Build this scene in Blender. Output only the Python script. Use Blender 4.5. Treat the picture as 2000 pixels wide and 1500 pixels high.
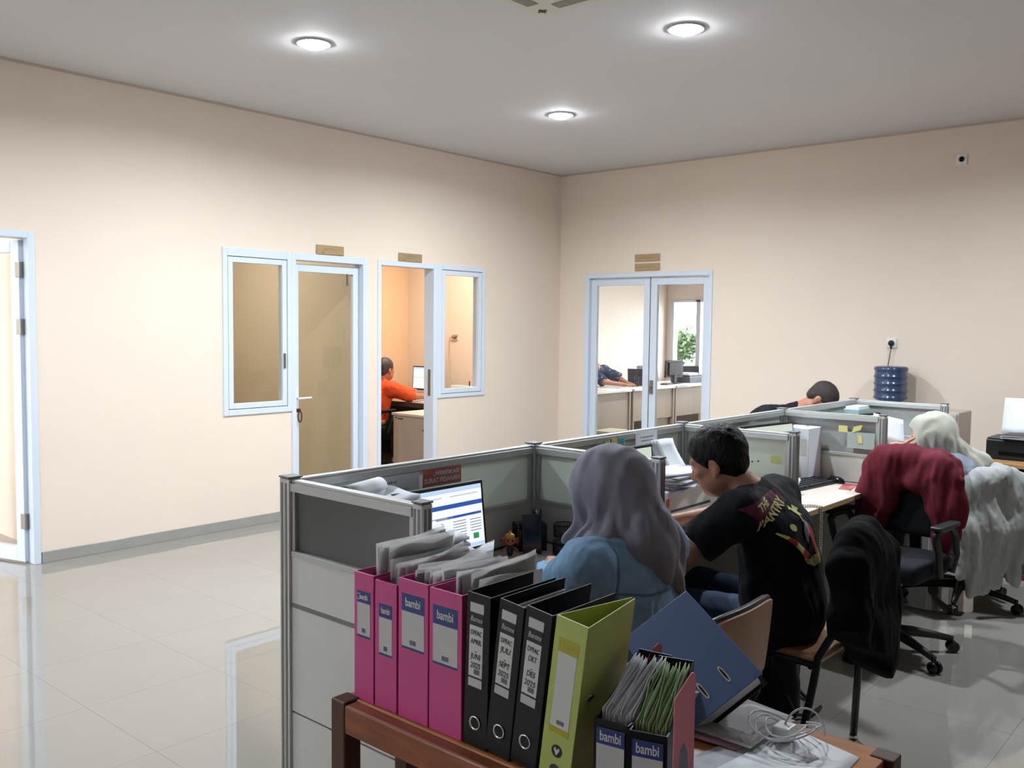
import bpy, bmesh, math, random
import numpy as np
from mathutils import Vector, Matrix, Euler
random.seed(7); rng = np.random.default_rng(7)
SC = bpy.context.scene
for _o in list(bpy.data.objects): bpy.data.objects.remove(_o)
COL = SC.collection
PI = math.pi

# ---------------------------------------------------------------- camera
cam_d = bpy.data.cameras.new('camera'); cam = bpy.data.objects.new('camera', cam_d); COL.objects.link(cam)
def _cam(yaw, pitch, roll):
    yaw, pitch, roll = map(math.radians, (yaw, pitch, roll))
    f = Vector((math.cos(yaw)*math.cos(pitch), math.sin(yaw)*math.cos(pitch), -math.sin(pitch)))
    r = Vector((math.sin(yaw), -math.cos(yaw), 0)); u = r.cross(f)
    r2 = r*math.cos(roll) + u*math.sin(roll); u2 = r2.cross(f)
    m = Matrix((r2, u2, -f)).transposed().to_4x4(); m.translation = (0, 0, 1.6)
    return m
cam.matrix_world = _cam(41.0497, 3.6186, 0.6268)
cam_d.sensor_width = 36; cam_d.lens = 1791.758*36/2000; cam_d.clip_start = 0.05
SC.camera = cam

# ---------------------------------------------------------------- world, exposure
SC.view_settings.view_transform = 'Standard'; SC.view_settings.look = 'None'
SC.view_settings.gamma = 1; SC.view_settings.use_curve_mapping = False
SC.view_settings.exposure = 0.34
W = bpy.data.worlds.new('overcast_sky'); SC.world = W; W.use_nodes = True
_bg = W.node_tree.nodes['Background']; _bg.inputs[0].default_value = (0.86, 0.93, 1.0, 1); _bg.inputs[1].default_value = 12.0
SC.cycles.max_bounces = 5; SC.cycles.diffuse_bounces = 3; SC.cycles.glossy_bounces = 4
SC.cycles.transmission_bounces = 8; SC.cycles.transparent_max_bounces = 12
SC.cycles.sample_clamp_indirect = 5; SC.cycles.use_adaptive_sampling = True; SC.cycles.adaptive_threshold = .06; SC.cycles.caustics_reflective = False; SC.cycles.caustics_refractive = False
LAMP_W = 46.0                      # power of one ceiling downlight
LAMP_C = (0.84, 0.93, 1.0)
DOWNLIGHTS = [(3.365, 4.5), (5.70, 4.49), (4.5, 2.68), (1.03, 4.5), (5.75, 0.85)]

# ---------------------------------------------------------------- materials
def lin(c):
    if isinstance(c, str): c = tuple(int(c[i:i+2], 16) for i in (0, 2, 4))
    o = []
    for v in c[:3]:
        v = v/255.0; o.append(v/12.92 if v <= .04045 else ((v+.055)/1.055)**2.4)
    return tuple(o) + (1.0,)
_MC = {}
def mat(name, col, rough=.5, metal=0.0, var=0.0, vscale=8.0, bump=0.0, bscale=60.0, spec=.5, coat=0.0, emit=0.0, sheen=0.0, alpha=1.0, stretch=None, sss=0.0):
    if name in _MC: return _MC[name]
    m = bpy.data.materials.new(name); m.use_nodes = True; nt = m.node_tree; b = nt.nodes['Principled BSDF']
    c = lin(col)
    b.inputs['Base Color'].default_value = c; b.inputs['Roughness'].default_value = rough; b.inputs['Metallic'].default_value = metal
    b.inputs['Specular IOR Level'].default_value = spec; b.inputs['Coat Weight'].default_value = coat
    b.inputs['Sheen Weight'].default_value = sheen; b.inputs['Alpha'].default_value = alpha
    if sss: b.inputs['Subsurface Weight'].default_value = sss; b.inputs['Subsurface Radius'].default_value = (.012, .005, .003)
    if emit:
        b.inputs['Emission Color'].default_value = c; b.inputs['Emission Strength'].default_value = emit
    if var or bump:
        tc = nt.nodes.new('ShaderNodeTexCoord'); src = tc.outputs['Object']
        if stretch:
            mp = nt.nodes.new('ShaderNodeMapping'); mp.inputs['Scale'].default_value = stretch
            nt.links.new(src, mp.inputs['Vector']); src = mp.outputs['Vector']
    if var:
        n = nt.nodes.new('ShaderNodeTexNoise'); n.inputs['Scale'].default_value = vscale; n.inputs['Detail'].default_value = 5
        nt.links.new(src, n.inputs['Vector'])
        r = nt.nodes.new('ShaderNodeValToRGB'); r.color_ramp.elements[0].position = .3; r.color_ramp.elements[1].position = .7
        r.color_ramp.elements[0].color = tuple(x*(1-var) for x in c[:3])+(1,); r.color_ramp.elements[1].color = tuple(min(1, x*(1+var)) for x in c[:3])+(1,)
        nt.links.new(n.outputs['Fac'], r.inputs['Fac']); nt.links.new(r.outputs['Color'], b.inputs['Base Color'])
    if bump:
        n2 = nt.nodes.new('ShaderNodeTexNoise'); n2.inputs['Scale'].default_value = bscale; n2.inputs['Detail'].default_value = 3
        nt.links.new(src, n2.inputs['Vector'])
        bp = nt.nodes.new('ShaderNodeBump'); bp.inputs['Strength'].default_value = bump; bp.inputs['Distance'].default_value = .01
        nt.links.new(n2.outputs['Fac'], bp.inputs['Height']); nt.links.new(bp.outputs['Normal'], b.inputs['Normal'])
    _MC[name] = m; return m
def clear_glass(name, tint=(1, 1, 1), refl=.06, rough=0.0):
    if name in _MC: return _MC[name]
    m = bpy.data.materials.new(name); m.use_nodes = True; nt = m.node_tree; nt.nodes.clear()
    o = nt.nodes.new('ShaderNodeOutputMaterial'); t = nt.nodes.new('ShaderNodeBsdfTransparent'); g = nt.nodes.new('ShaderNodeBsdfGlossy')
    t.inputs[0].default_value = tuple(tint)+(1,); g.inputs['Roughness'].default_value = rough
    lw = nt.nodes.new('ShaderNodeLayerWeight'); lw.inputs[0].default_value = .5
    pw = nt.nodes.new('ShaderNodeMath'); pw.operation = 'POWER'; pw.inputs[1].default_value = 4.0; nt.links.new(lw.outputs['Facing'], pw.inputs[0])
    ma = nt.nodes.new('ShaderNodeMath'); ma.operation = 'MULTIPLY_ADD'; ma.inputs[1].default_value = .55; ma.inputs[2].default_value = refl*.5; nt.links.new(pw.outputs[0], ma.inputs[0])
    mx = nt.nodes.new('ShaderNodeMixShader'); nt.links.new(ma.outputs[0], mx.inputs[0]); nt.links.new(t.outputs[0], mx.inputs[1]); nt.links.new(g.outputs[0], mx.inputs[2])
    nt.links.new(mx.outputs[0], o.inputs[0]); _MC[name] = m; return m
def frosted_glass(name, col, diff=.5, rough=.45):
    m = bpy.data.materials.new(name); m.use_nodes = True; nt = m.node_tree; nt.nodes.clear()
    o = nt.nodes.new('ShaderNodeOutputMaterial'); c = lin(col)
    rf = nt.nodes.new('ShaderNodeBsdfRefraction'); rf.inputs['Color'].default_value = c; rf.inputs['Roughness'].default_value = rough; rf.inputs['IOR'].default_value = 1.05
    df = nt.nodes.new('ShaderNodeBsdfDiffuse'); df.inputs['Color'].default_value = c
    tl = nt.nodes.new('ShaderNodeBsdfTranslucent'); tl.inputs['Color'].default_value = c
    m1 = nt.nodes.new('ShaderNodeMixShader'); m1.inputs[0].default_value = .45; nt.links.new(df.outputs[0], m1.inputs[1]); nt.links.new(tl.outputs[0], m1.inputs[2])
    m2 = nt.nodes.new('ShaderNodeMixShader'); m2.inputs[0].default_value = diff; nt.links.new(rf.outputs[0], m2.inputs[1]); nt.links.new(m1.outputs[0], m2.inputs[2])
    gl = nt.nodes.new('ShaderNodeBsdfGlossy'); gl.inputs['Roughness'].default_value = .15
    fr = nt.nodes.new('ShaderNodeFresnel'); fr.inputs[0].default_value = 1.4
    m3 = nt.nodes.new('ShaderNodeMixShader'); nt.links.new(fr.outputs[0], m3.inputs[0]); nt.links.new(m2.outputs[0], m3.inputs[1]); nt.links.new(gl.outputs[0], m3.inputs[2])
    nt.links.new(m3.outputs[0], o.inputs[0]); _MC[name] = m; return m

WALL = mat('peach_wall_paint', 'ead9c9', .75, var=.02, vscale=1.2, bump=.04, bscale=180)
CEIL = mat('white_ceiling_paint', 'dcdadc', .8, var=.015, vscale=.8)
ALU_W = mat('powder_coated_white_aluminium', 'd6dee9', .35, spec=.5)
ALU = mat('anodised_aluminium', 'bfc0be', .38, metal=.5)
ALU_D = mat('aluminium_groove', '77787a', .5, metal=.3)
TILE = mat('polished_porcelain_tile', '918c85', .022, var=.02, vscale=2.5, spec=1.0)
GROUT = mat('tile_grout', '8b8680', .2)
SKIRT = mat('grey_skirting_tile', '9c9a94', .15, var=.06, vscale=10)
GLASS = clear_glass('clear_pane_glass')
GLASS_S = clear_glass('tinted_pane_glass', (.92, .90, .85))
FROST = frosted_glass('frosted_partition_glass', 'f3f8ef', .78, .5)
PANEL = mat('white_partition_board', 'cfcdc8', .45, var=.03, vscale=5)
DESK = mat('birch_laminate_desk', 'ded2c6', .32, var=.03, vscale=3, stretch=(1, 9, 1))
DESK_E = mat('beech_edge_band', 'b79a78', .4)
BLACK = mat('matt_black_plastic', '15161a', .45, var=.1, vscale=30)
BLACKG = mat('gloss_black_plastic', '101114', .12)
DGREY = mat('dark_grey_plastic', '33363c', .45)
CHROME = mat('chrome_metal', 'd8d8d8', .12, metal=1)
STEEL = mat('brushed_steel', '8d8a86', .35, metal=.9)
PAPER = mat('white_paper', 'e9ebf0', .7, var=.02, vscale=20)
PAPER2 = mat('greyish_paper', 'cfd1d8', .7, var=.05, vscale=30)
INK = mat('black_print_ink', '22232a', .6)
INKG = mat('grey_print_ink', '7d8088', .6)
WHITE_P = mat('white_plastic', 'e6e6e6', .35)
YELLOW_N = mat('yellow_sticky_paper', 'e6de8f', .7)
CREAM_N = mat('cream_plastic', 'd8d2c4', .4)

# ---------------------------------------------------------------- mesh helpers
class MB:
    """collects simple solids as one mesh"""
    def __init__(s): s.v = []; s.f = []; s.m = []; s.mi = 0
    def _add(s, vs, fs):
        n = len(s.v); s.v += [tuple(map(float, p)) for p in vs]
        for f in fs: s.f.append(tuple(i+n for i in f)); s.m.append(s.mi)
        return s
    def box(s, lo, hi, M=None):
        x0, y0, z0 = lo; x1, y1, z1 = hi
        vs = [(x0,y0,z0),(x1,y0,z0),(x1,y1,z0),(x0,y1,z0),(x0,y0,z1),(x1,y0,z1),(x1,y1,z1),(x0,y1,z1)]
        if M is not None: vs = [M @ Vector(p) for p in vs]
        return s._add(vs, [(3,2,1,0),(4,5,6,7),(0,1,5,4),(1,2,6,5),(2,3,7,6),(3,0,4,7)])
    def cbox(s, c, size, M=None):
        h = [x/2 for x in size]; return s.box([c[i]-h[i] for i in range(3)], [c[i]+h[i] for i in range(3)], M)
    def bar(s, a, b, w, h=None, up=(0, 0, 1)):
        h = h or w; a = Vector(a); b = Vector(b); d = b-a; L = d.length; d.normalize()
        u = Vector(up); r = d.cross(u)
        if r.length < 1e-4: r = d.cross(Vector((1, 0, 0)))
        r.normalize(); u = r.cross(d)
        M = Matrix((r, d, u)).transposed().to_4x4(); M.translation = a
        return s.box((-w/2, 0, -h/2), (w/2, L, h/2), M)
    def tube(s, path, r, n=8, closed=False, cap=True):
        P = [Vector(p) for p in path]; k = len(P); rr = r if hasattr(r, '__len__') else [r]*k
        base = len(s.v); vs = []; prev = None
        for i, p in enumerate(P):
            if closed: t = P[(i+1) % k]-P[i-1]
            else: t = P[min(i+1, k-1)]-P[max(i-1, 0)]
            t.normalize()
            if prev is None:
                x = t.orthogonal().normalized()
            else:
                x = (prev-t*prev.dot(t))
                x = x.normalized() if x.length > 1e-6 else t.orthogonal().normalized()
            prev = x; y = t.cross(x)
            for j in range(n):
                a = 2*PI*j/n; vs.append(p+x*math.cos(a)*rr[i]+y*math.sin(a)*rr[i])
        fs = []
        for i in range(k if closed else k-1):
            for j in range(n):
                a0 = i*n+j; a1 = i*n+(j+1) % n; b0 = ((i+1) % k)*n+j; b1 = ((i+1) % k)*n+(j+1) % n
                fs.append((a0, a1, b1, b0))
        if cap and not closed: fs.append(tuple(range(n-1, -1, -1))); fs.append(tuple(range((k-1)*n, k*n)))
        return s._add(vs, fs)
    def cyl(s, a, b, r, n=20, r2=None): return s.tube([a, b], [r, r if r2 is None else r2], n)
    def lathe(s, prof, n=28, M=None):
        vs = []; fs = []; k = len(prof)
        for r, z in prof:
            for j in range(n):
                a = 2*PI*j/n; p = Vector((r*math.cos(a), r*math.sin(a), z)); vs.append(M @ p if M is not None else p)
        for i in range(k-1):
            for j in range(n): fs.append((i*n+j, i*n+(j+1) % n, (i+1)*n+(j+1) % n, (i+1)*n+j))
        if prof[0][0] > 1e-5: fs.append(tuple(range(n-1, -1, -1)))
        if prof[-1][0] > 1e-5: fs.append(tuple(range((k-1)*n, k*n)))
        return s._add(vs, fs)
    def prism(s, poly, z0, z1, M=None):
        n = len(poly); vs = [(x, y, z0) for x, y in poly]+[(x, y, z1) for x, y in poly]
        if M is not None: vs = [M @ Vector(p) for p in vs]
        fs = [tuple(range(n-1, -1, -1)), tuple(range(n, 2*n))]+[(i, (i+1) % n, n+(i+1) % n, n+i) for i in range(n)]
        return s._add(vs, fs)
    def grid(s, fn, nu, nv, closed_u=False):
        vs = [fn(i/(nu if closed_u else nu-1), j/(nv-1)) for j in range(nv) for i in range(nu)]; fs = []
        for j in range(nv-1):
            for i in range(nu if closed_u else nu-1):
                a = j*nu+i; b = j*nu+(i+1) % nu; fs.append((a, b, b+nu, a+nu))
        return s._add(vs, fs)
    def mesh(s, name):
        me = bpy.data.meshes.new(name); me.from_pydata(s.v, [], s.f); me.polygons.foreach_set('material_index', s.m); me.update(); return me
    def build(s, name, m, parent=None, smooth=False, bevel=0.0, seg=2, solid=0.0, subd=0):
        return link(name, s.mesh(name), m, parent, smooth, bevel, seg, solid, subd)
def link(name, me, m, parent=None, smooth=False, bevel=0.0, seg=2, solid=0.0, subd=0):
    o = bpy.data.objects.new(name, me); COL.objects.link(o)
    for x in (m if isinstance(m, (list, tuple)) else [m]): me.materials.append(x)
    if parent is not None: o.parent = parent
    if smooth: me.polygons.foreach_set('use_smooth', [True]*len(me.polygons))
    if solid: q = o.modifiers.new('solid', 'SOLIDIFY'); q.thickness = solid; q.offset = 0
    if bevel: q = o.modifiers.new('bevel', 'BEVEL'); q.width = bevel; q.segments = seg; q.limit_method = 'ANGLE'; q.angle_limit = .6
    if subd: q = o.modifiers.new('sub', 'SUBSURF'); q.levels = subd; q.render_levels = subd
    return o
def tag(o, label, cat=None, group=None, kind=None):
    o['label'] = label
    if cat: o['category'] = cat
    if group: o['group'] = group
    if kind: o['kind'] = kind
    return o
def thing(name, label, cat, loc=(0, 0, 0), rz=0.0, group=None, rot=None):
    o = bpy.data.objects.new(name, None); COL.objects.link(o); o.location = loc; o.rotation_euler = rot or (0, 0, rz); o.empty_display_size = .05
    return tag(o, label, cat, group)
def struct(o, label): return tag(o, label, None, None, 'structure')
def part(name, fn, m, parent, **k):
    b = MB(); fn(b); return b.build(name, m, parent, **k)
def bx(name, lo, hi, m, parent=None, **k):
    return MB().box(lo, hi).build(name, m, parent, **k)
def text(name, s, size, M, m, parent=None, align='CENTER', shear=0.0, ext=.0002, bold=0.0, fit=None):
    if s.startswith('~'):            # print too small to read in the photograph: word-like rows of short strokes
        g = random.Random(len(s)*7+int(size*1e4)); wd = fit or size*4; x = -wd/2; b = MB()
        while x < wd/2-size*.2:
            n = g.randint(3, 7)
            for _ in range(n):
                hh = size*g.choice((.45, .5, .62)); ww = size*g.uniform(.16, .34)
                if x+ww > wd/2: break
                b.box((x, -size*.25, 0), (x+ww*.55, -size*.25+hh, .0003), M); x += ww+size*.08
            x += size*.28
        return b.build(name, m, parent)
    cu = bpy.data.curves.new(name, 'FONT'); cu.body = s; cu.size = size; cu.align_x = align; cu.align_y = 'CENTER'; cu.extrude = ext; cu.shear = shear; cu.offset = bold; cu.resolution_u = 3
    t = bpy.data.objects.new(name, cu); COL.objects.link(t)
    dg = bpy.context.evaluated_depsgraph_get(); me = bpy.data.meshes.new_from_object(t.evaluated_get(dg)); bpy.data.objects.remove(t)
    if fit and len(me.vertices):
        xs = [v.co.x for v in me.vertices]; w = max(xs)-min(xs)
        me.transform(Matrix.Diagonal((fit/w, 1, 1, 1)))
    me.transform(M); me.name = name; me.materials.clear()
    return link(name, me, m, parent)
def frame_M(origin, xdir, ydir):
    """matrix whose local x and y axes lie along two world directions"""
    x = Vector(xdir).normalized(); y = Vector(ydir).normalized(); z = x.cross(y)
    M = Matrix((x, y, z)).transposed().to_4x4(); M.translation = origin; return M
def instance(proto_children, root):
    for c in proto_children:
        d = c.copy(); COL.objects.link(d); d.parent = root
        for g in c.children:
            e = g.copy(); COL.objects.link(e); e.parent = d
# ================================================================ the room shell
XL, YL = 7.978, 6.262          # inner faces: right wall x, left wall y
H = 3.243; XB, YN = -3.2, -3.4  # ceiling, wall behind the camera, wall on the near side
T = .12; YBACK = 8.72; XWIN = 14.2
def wall_rects(a0, a1, z1, holes):
    """split a wall face a0..a1 x 0..z1 into boxes round its openings"""
    cuts = sorted({a0, a1, *[h[0] for h in holes], *[h[1] for h in holes]}); out = []
    for p, q in zip(cuts[:-1], cuts[1:]):
        z = 0.0
        for h in sorted([h for h in holes if h[0] <= p+1e-6 and h[1] >= q-1e-6], key=lambda h: h[2]):
            if h[2] > z+1e-6: out.append((p, q, z, h[2]))
            z = h[3]
        if z < z1-1e-6: out.append((p, q, z, z1))
    return out
def wall_y(name, y0, y1, a0, a1, z1, holes, m, label):
    b = MB()
    for p, q, z0, zz in wall_rects(a0, a1, z1, holes): b.box((p, y0, z0), (q, y1, zz))
    return struct(b.build(name, m), label)
def wall_x(name, x0, x1, a0, a1, z1, holes, m, label):
    b = MB()
    for p, q, z0, zz in wall_rects(a0, a1, z1, holes): b.box((x0, p, z0), (x1, q, zz))
    return struct(b.build(name, m), label)
L_HOLES = [(1.52, 2.47, 0, 2.175), (3.828, 4.452, .885, 2.175), (4.452, 5.243, 0, 2.175), (5.362, 6.10, 0, 2.172), (6.10, 6.758, .905, 2.172)]
R_HOLES = [(4.39, 5.92, 0, 2.16)]
wall_y('wall_left', YL, YL+T, XB, XL, H, L_HOLES, WALL, 'long peach wall with office doors and windows')
wall_x('wall_right', XL, XL+T, YN, YBACK, H, R_HOLES, WALL, 'peach wall with glazed double door')
wall_x('wall_behind', XB-T, XB, YN, YL+T, H, [(3.2, 4.6, .9, 2.3)], WALL, 'wall behind the viewer with wide windows')
wall_y('wall_near', YN-T, YN, XB, XL, H, [], WALL, 'plain near side wall')
struct(bx('ceiling', (XB, YN, H), (XL, YL, H+.1), CEIL), 'flat white gypsum ceiling')
# strip painted as the shadow line between wall and ceiling
SHADOW_LINE = mat('painted_shadow_line', 'cdb9a8', .8)
struct(bx('trim_1', (XB, YL-.004, H-.016), (XL, YL, H-.001), SHADOW_LINE), 'thin painted shadow line along the top of the long wall')
struct(bx('trim_2', (XL-.004, YN, H-.016), (XL, YL-.004, H-.001), SHADOW_LINE), 'thin painted shadow line along the top of the double door wall')
# skirting
def skirt_y(name, segs):
    b = MB()
    for p, q in segs: b.box((p, YL-.012, 0), (q, YL, .075))
    struct(b.build(name, SKIRT, bevel=.002), 'grey tile skirting along the long wall')
skirt_y('baseboard_left', [(XB, 1.52), (2.475, 4.45), (5.245, 5.36), (6.10, XL)])
b = MB(); b.box((XL-.012, YN, 0), (XL, 4.385, .075)); b.box((XL-.012, 5.925, 0), (XL, YL, .075))
struct(b.build('baseboard_right', SKIRT, bevel=.002), 'grey tile skirting below the double door wall')

# floor: one slab of grout and polished tiles laid on it
fl = struct(bx('floor', (XB, YN, -.05), (XWIN, YBACK, -.004), GROUT), 'glossy cream porcelain tile floor')
TS = .5875; tile_me = MB().box((.0005, .0005, -.004), (TS-.0005, TS-.0005, 0)).mesh('tile'); tile_me.materials.append(TILE)
near = []; rest = MB()
for i in range(-9, 12):
    for j in range(-13, 4):
        x = 1.65+i*TS; y = 4.35+j*TS
        if x+TS < XB or y+TS < YN or x > XL-.01 or y > YL-.01: continue
        seen = x > .2 and y > -1.5 and (y < 1.75 or y > 2.0 or x > 1.0)
        if seen and x+TS <= XL+.4: near.append((x, y))
        else: rest.box((max(x, XB)+.0008, max(y, YN)+.0008, -.004), (min(x+TS, XL)-.0008, min(y+TS, YL)-.0008, 0))
for x, y in near:
    if x+TS > XL or y+TS > YL:
        o = MB().box((.0008, .0008, -.004), (min(TS, XL-x)-.0008, min(TS, YL-y)-.0008, 0)).build('tile', TILE, fl)
    else:
        o = bpy.data.objects.new('tile', tile_me); COL.objects.link(o); o.parent = fl
    o.location = (x, y, 0)
o = rest.build('tile_field', TILE, fl); o['kind'] = 'stuff'
o = MB().box((XB, YL, -.004), (XL, YBACK, -.0005)).box((XL, 3.0, -.004), (XWIN, YBACK, -.0005)).build('side_room_floor', TILE, fl)

# side rooms behind the walls
SIDE = mat('warm_side_room_paint', 'efcfae', .75, var=.02, vscale=1.0)
ROOMC = mat('pale_side_room_paint', 'ecdccd', .75, var=.02, vscale=1.0)
OFFA = mat('beige_closed_office_paint', 'cdbfa8', .75, var=.02, vscale=1.0)
wall_y('wall_small_office_back', YBACK, YBACK+T, 5.30, XL+T, 3.0, [], SIDE, 'back wall of the small office')
wall_y('wall_closed_office_back', YBACK, YBACK+T, 2.67, 5.30, 3.0, [], OFFA, 'back wall of the closed office')
wall_y('wall_open_room_back', YBACK, YBACK+T, XB, 2.67, 3.0, [], WALL, 'back wall of the room behind the open door')
wall_x('wall_office_divider', 5.243+.02, 5.362-.02, YL+T, YBACK, 3.0, [], OFFA, 'wall between the two small offices')
wall_x('wall_store_divider', 2.62, 2.72, YL+T, YBACK, 3.0, [], WALL, 'wall between the closed office and the open room')
struct(bx('ceiling_offices', (XB, YL+T, 3.0), (XL, YBACK, 3.08), CEIL), 'ceiling of the small offices')
wall_y('wall_far_room_left', YBACK, YBACK+T, XL+T, XWIN, 3.0, [], ROOMC, 'pale side wall of the far office')
wall_y('wall_far_room_near', 2.9, 3.0, XL+T, XWIN, 3.0, [], ROOMC, 'near side wall of the far office')
wall_x('wall_far_room_window', XWIN, XWIN+T, 3.0, YBACK+T, 3.0, [(3.6, 8.63, .75, 2.09)], ROOMC, 'window wall of the far office')
struct(bx('ceiling_far_room', (XL+T, 3.0, 3.0), (XWIN, YBACK, 3.08), CEIL), 'ceiling of the far office')

# ---- window and door joinery (white aluminium)
def sash(name, axis, a0, a1, z0, z1, pos, fr, dep, parent, m=ALU_W, glass=GLASS, gname='pane'):
    """a rectangular glazed frame lying in a wall plane; axis 'x' runs along x at y=pos, 'y' runs along y at x=pos"""
    def P(lo, hi):
        (a, d, z), (A, D, Z) = lo, hi
        return ((a, d, z), (A, D, Z)) if axis == 'x' else ((d, a, z), (D, A, Z))
    b = MB(); d0, d1 = pos, pos+dep
    b.box(*P((a0, d0, z0), (a0+fr, d1, z1))); b.box(*P((a1-fr, d0, z0), (a1, d1, z1)))
    b.box(*P((a0+fr, d0, z0), (a1-fr, d1, z0+fr))); b.box(*P((a0+fr, d0, z1-fr), (a1-fr, d1, z1)))
    o = b.build(name, m, parent, bevel=.003)
    g = MB(); mid = pos+dep*.5; g.box(*P((a0+fr-.004, mid-.003, z0+fr-.004), (a1-fr+.004, mid+.003, z1-fr+.004))); g.build(gname, glass, o)
    return o
def bars(name, items, m, parent, bevel=.003):
    b = MB()
    for lo, hi in items: b.box(lo, hi)
    return b.build(name, m, parent, bevel=bevel)
SEAL = mat('black_rubber_seal', '2b3038', .7)
FD = .035; yo = YL-.012                         # frame depth proud of the wall
# unit 1: window + closed glazed door
w1 = struct(thing('window_1', '', 'window', (0, 0, 0)), 'white framed casement window beside the closed office door'); del w1['category']
bars('window_frame', [((3.828, yo, .885), (3.868, YL+T, 2.175)), ((4.41, yo, .885), (4.452, YL+T, 2.175)), ((3.868, yo, .885), (4.41, YL+T, .93)), ((3.868, yo, 2.112), (4.41, YL+T, 2.175))], ALU_W, w1)
bars('seal', [((3.868, yo+.012, .93), (3.874, yo+.03, 2.112)), ((4.404, yo+.012, .93), (4.41, yo+.03, 2.112)), ((3.868, yo+.012, .93), (4.41, yo+.03, .936)), ((3.868, yo+.012, 2.106), (4.41, yo+.03, 2.112))], SEAL, w1, 0)
s1 = sash('sash', 'x', 3.873, 4.405, .935, 2.107, yo+.004, .042, .035, w1, glass=GLASS_S)
bx('latch', (4.37, yo-.012, 1.24), (4.385, yo+.004, 1.36), STEEL, s1, bevel=.003)
d1 = struct(thing('door_1', '', 'door'), 'closed white framed glass office door'); del d1['category']
bars('door_frame', [((4.452, yo, 0), (4.492, YL+T, 2.175)), ((5.192, yo, 0), (5.243, YL+T, 2.175)), ((4.492, yo, 2.118), (5.192, YL+T, 2.175))], ALU_W, d1)
lf = sash('leaf', 'x', 4.494, 5.190, .012, 2.09, YL+.045, .062, .04, d1, glass=GLASS_S)
part('handle', lambda b: (b.tube([(4.525, YL+.045, .985), (4.525, YL-.005, .985), (4.535, YL-.012, .985), (4.64, YL-.012, .987)], .009, 10), b.box((4.508, YL+.036, .87), (4.542, YL+.046, 1.08))), WHITE_P, lf, bevel=.002)
KEYM = mat('key_ring_maroon', '4c2a2e', .5)
part('key', lambda b: (b.tube([(4.53+.018*math.sin(a), YL-.004, .835+.045*math.cos(a)) for a in np.linspace(0, 2*PI, 16, endpoint=False)], .006, 6, closed=True), b.box((4.524, YL-.01, .87), (4.536, YL+.04, .90))), KEYM, lf)
bx('closer', (5.055, YL+.04, 1.93), (5.068, YL+.05, 2.03), STEEL, lf)
# unit 2: open doorway + window
d2 = struct(thing('door_2', '', 'door'), 'white framed doorway standing open to the small office'); del d2['category']
bars('door_frame', [((5.362, yo, 0), (5.40, YL+T, 2.172)), ((6.045, yo, 0), (6.10, YL+T, 2.172)), ((5.40, yo, 2.127), (6.045, YL+T, 2.172))], ALU_W, d2)
bx('strike_plate', (6.041, YL+.03, .93), (6.046, YL+.06, 1.18), STEEL, d2)
# its leaf stands folded back into the office
lg = sash('leaf', 'y', YL+T+.01, YL+T+.66, .012, 2.09, 5.372, .062, .04, d2)
w2 = struct(thing('window_2', '', 'window'), 'white framed narrow window beside the open doorway'); del w2['category']
bars('window_frame', [((6.10, yo, .905), (6.15, YL+T, 2.172)), ((6.716, yo, .905), (6.758, YL+T, 2.172)), ((6.15, yo, .905), (6.716, YL+T, .942)), ((6.15, yo, 2.128), (6.716, YL+T, 2.172))], ALU_W, w2)
bars('seal', [((6.15, yo+.012, .942), (6.156, yo+.03, 2.128)), ((6.71, yo+.012, .942), (6.716, yo+.03, 2.128)), ((6.15, yo+.012, .942), (6.716, yo+.03, .948)), ((6.15, yo+.012, 2.122), (6.716, yo+.03, 2.128))], SEAL, w2, 0)
sash('sash', 'x', 6.155, 6.711, .947, 2.123, yo+.004, .045, .035, w2)
# glazed double door in the right wall
xo = XL-.012
d3 = struct(thing('door_3', '', 'door'), 'white framed glazed double door'); del d3['category']
bars('door_frame', [((xo, 4.39, 0), (XL+T, 4.425, 2.16)), ((xo, 5.86, 0), (XL+T, 5.92, 2.16)), ((xo, 4.425, 2.115), (XL+T, 5.86, 2.16))], ALU_W, d3)
la = sash('leaf', 'y', 5.118, 5.858, .012, 2.11, XL+.03, .075, .04, d3)
lb = sash('leaf', 'y', 4.428, 5.112, .012, 2.11, XL+.03, .078, .04, d3)
bx('seal', (XL+.028, 5.112, .012), (XL+.06, 5.118, 2.11), SEAL, d3)
part('lock', lambda b: (b.box((XL+.022, 5.06, .92), (XL+.032, 5.10, 1.06)), b.tube([(XL+.03, 5.08, 1.0), (XL-.01, 5.08, 1.0)], .012, 10), b.box((XL-.018, 5.072, .94), (XL-.010, 5.088, 1.0))), STEEL, lb, bevel=.002)
# open glass door at the edge of the picture
d4 = struct(thing('door_4', '', 'door'), 'white framed glass door standing ajar'); del d4['category']
bars('door_frame', [((2.425, yo, 0), (2.47, YL+T, 2.175)), ((1.52, yo, 0), (1.565, YL+T, 2.175)), ((1.565, yo, 2.13), (2.425, YL+T, 2.175))], ALU_W, d4)
a4 = math.atan2(.26, -.08); ux = Vector((math.cos(a4), math.sin(a4), 0)); nx = Vector((-ux.y, ux.x, 0))
M4 = Matrix((ux, nx, Vector((0, 0, 1)))).transposed().to_4x4(); M4.translation = (2.415, 6.33, 0)
b = MB(); b.box((0, -.02, .012), (.075, .02, 2.12), M4); b.box((.765, -.02, .012), (.84, .02, 2.12), M4); b.box((.075, -.02, .012), (.765, .02, .11), M4); b.box((.075, -.02, 2.04), (.765, .02, 2.12), M4)
lf4 = b.build('leaf', ALU_W, d4, bevel=.003)
MB().box((.073, -.003, .108), (.767, .003, 2.042), M4).build('pane', GLASS, lf4)
for z in (1.93, 1.56, .28):
    MB().box((-.012, -.03, z-.05), (.03, .024, z+.05), M4).build('hinge', STEEL, lf4, bevel=.002)
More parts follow.
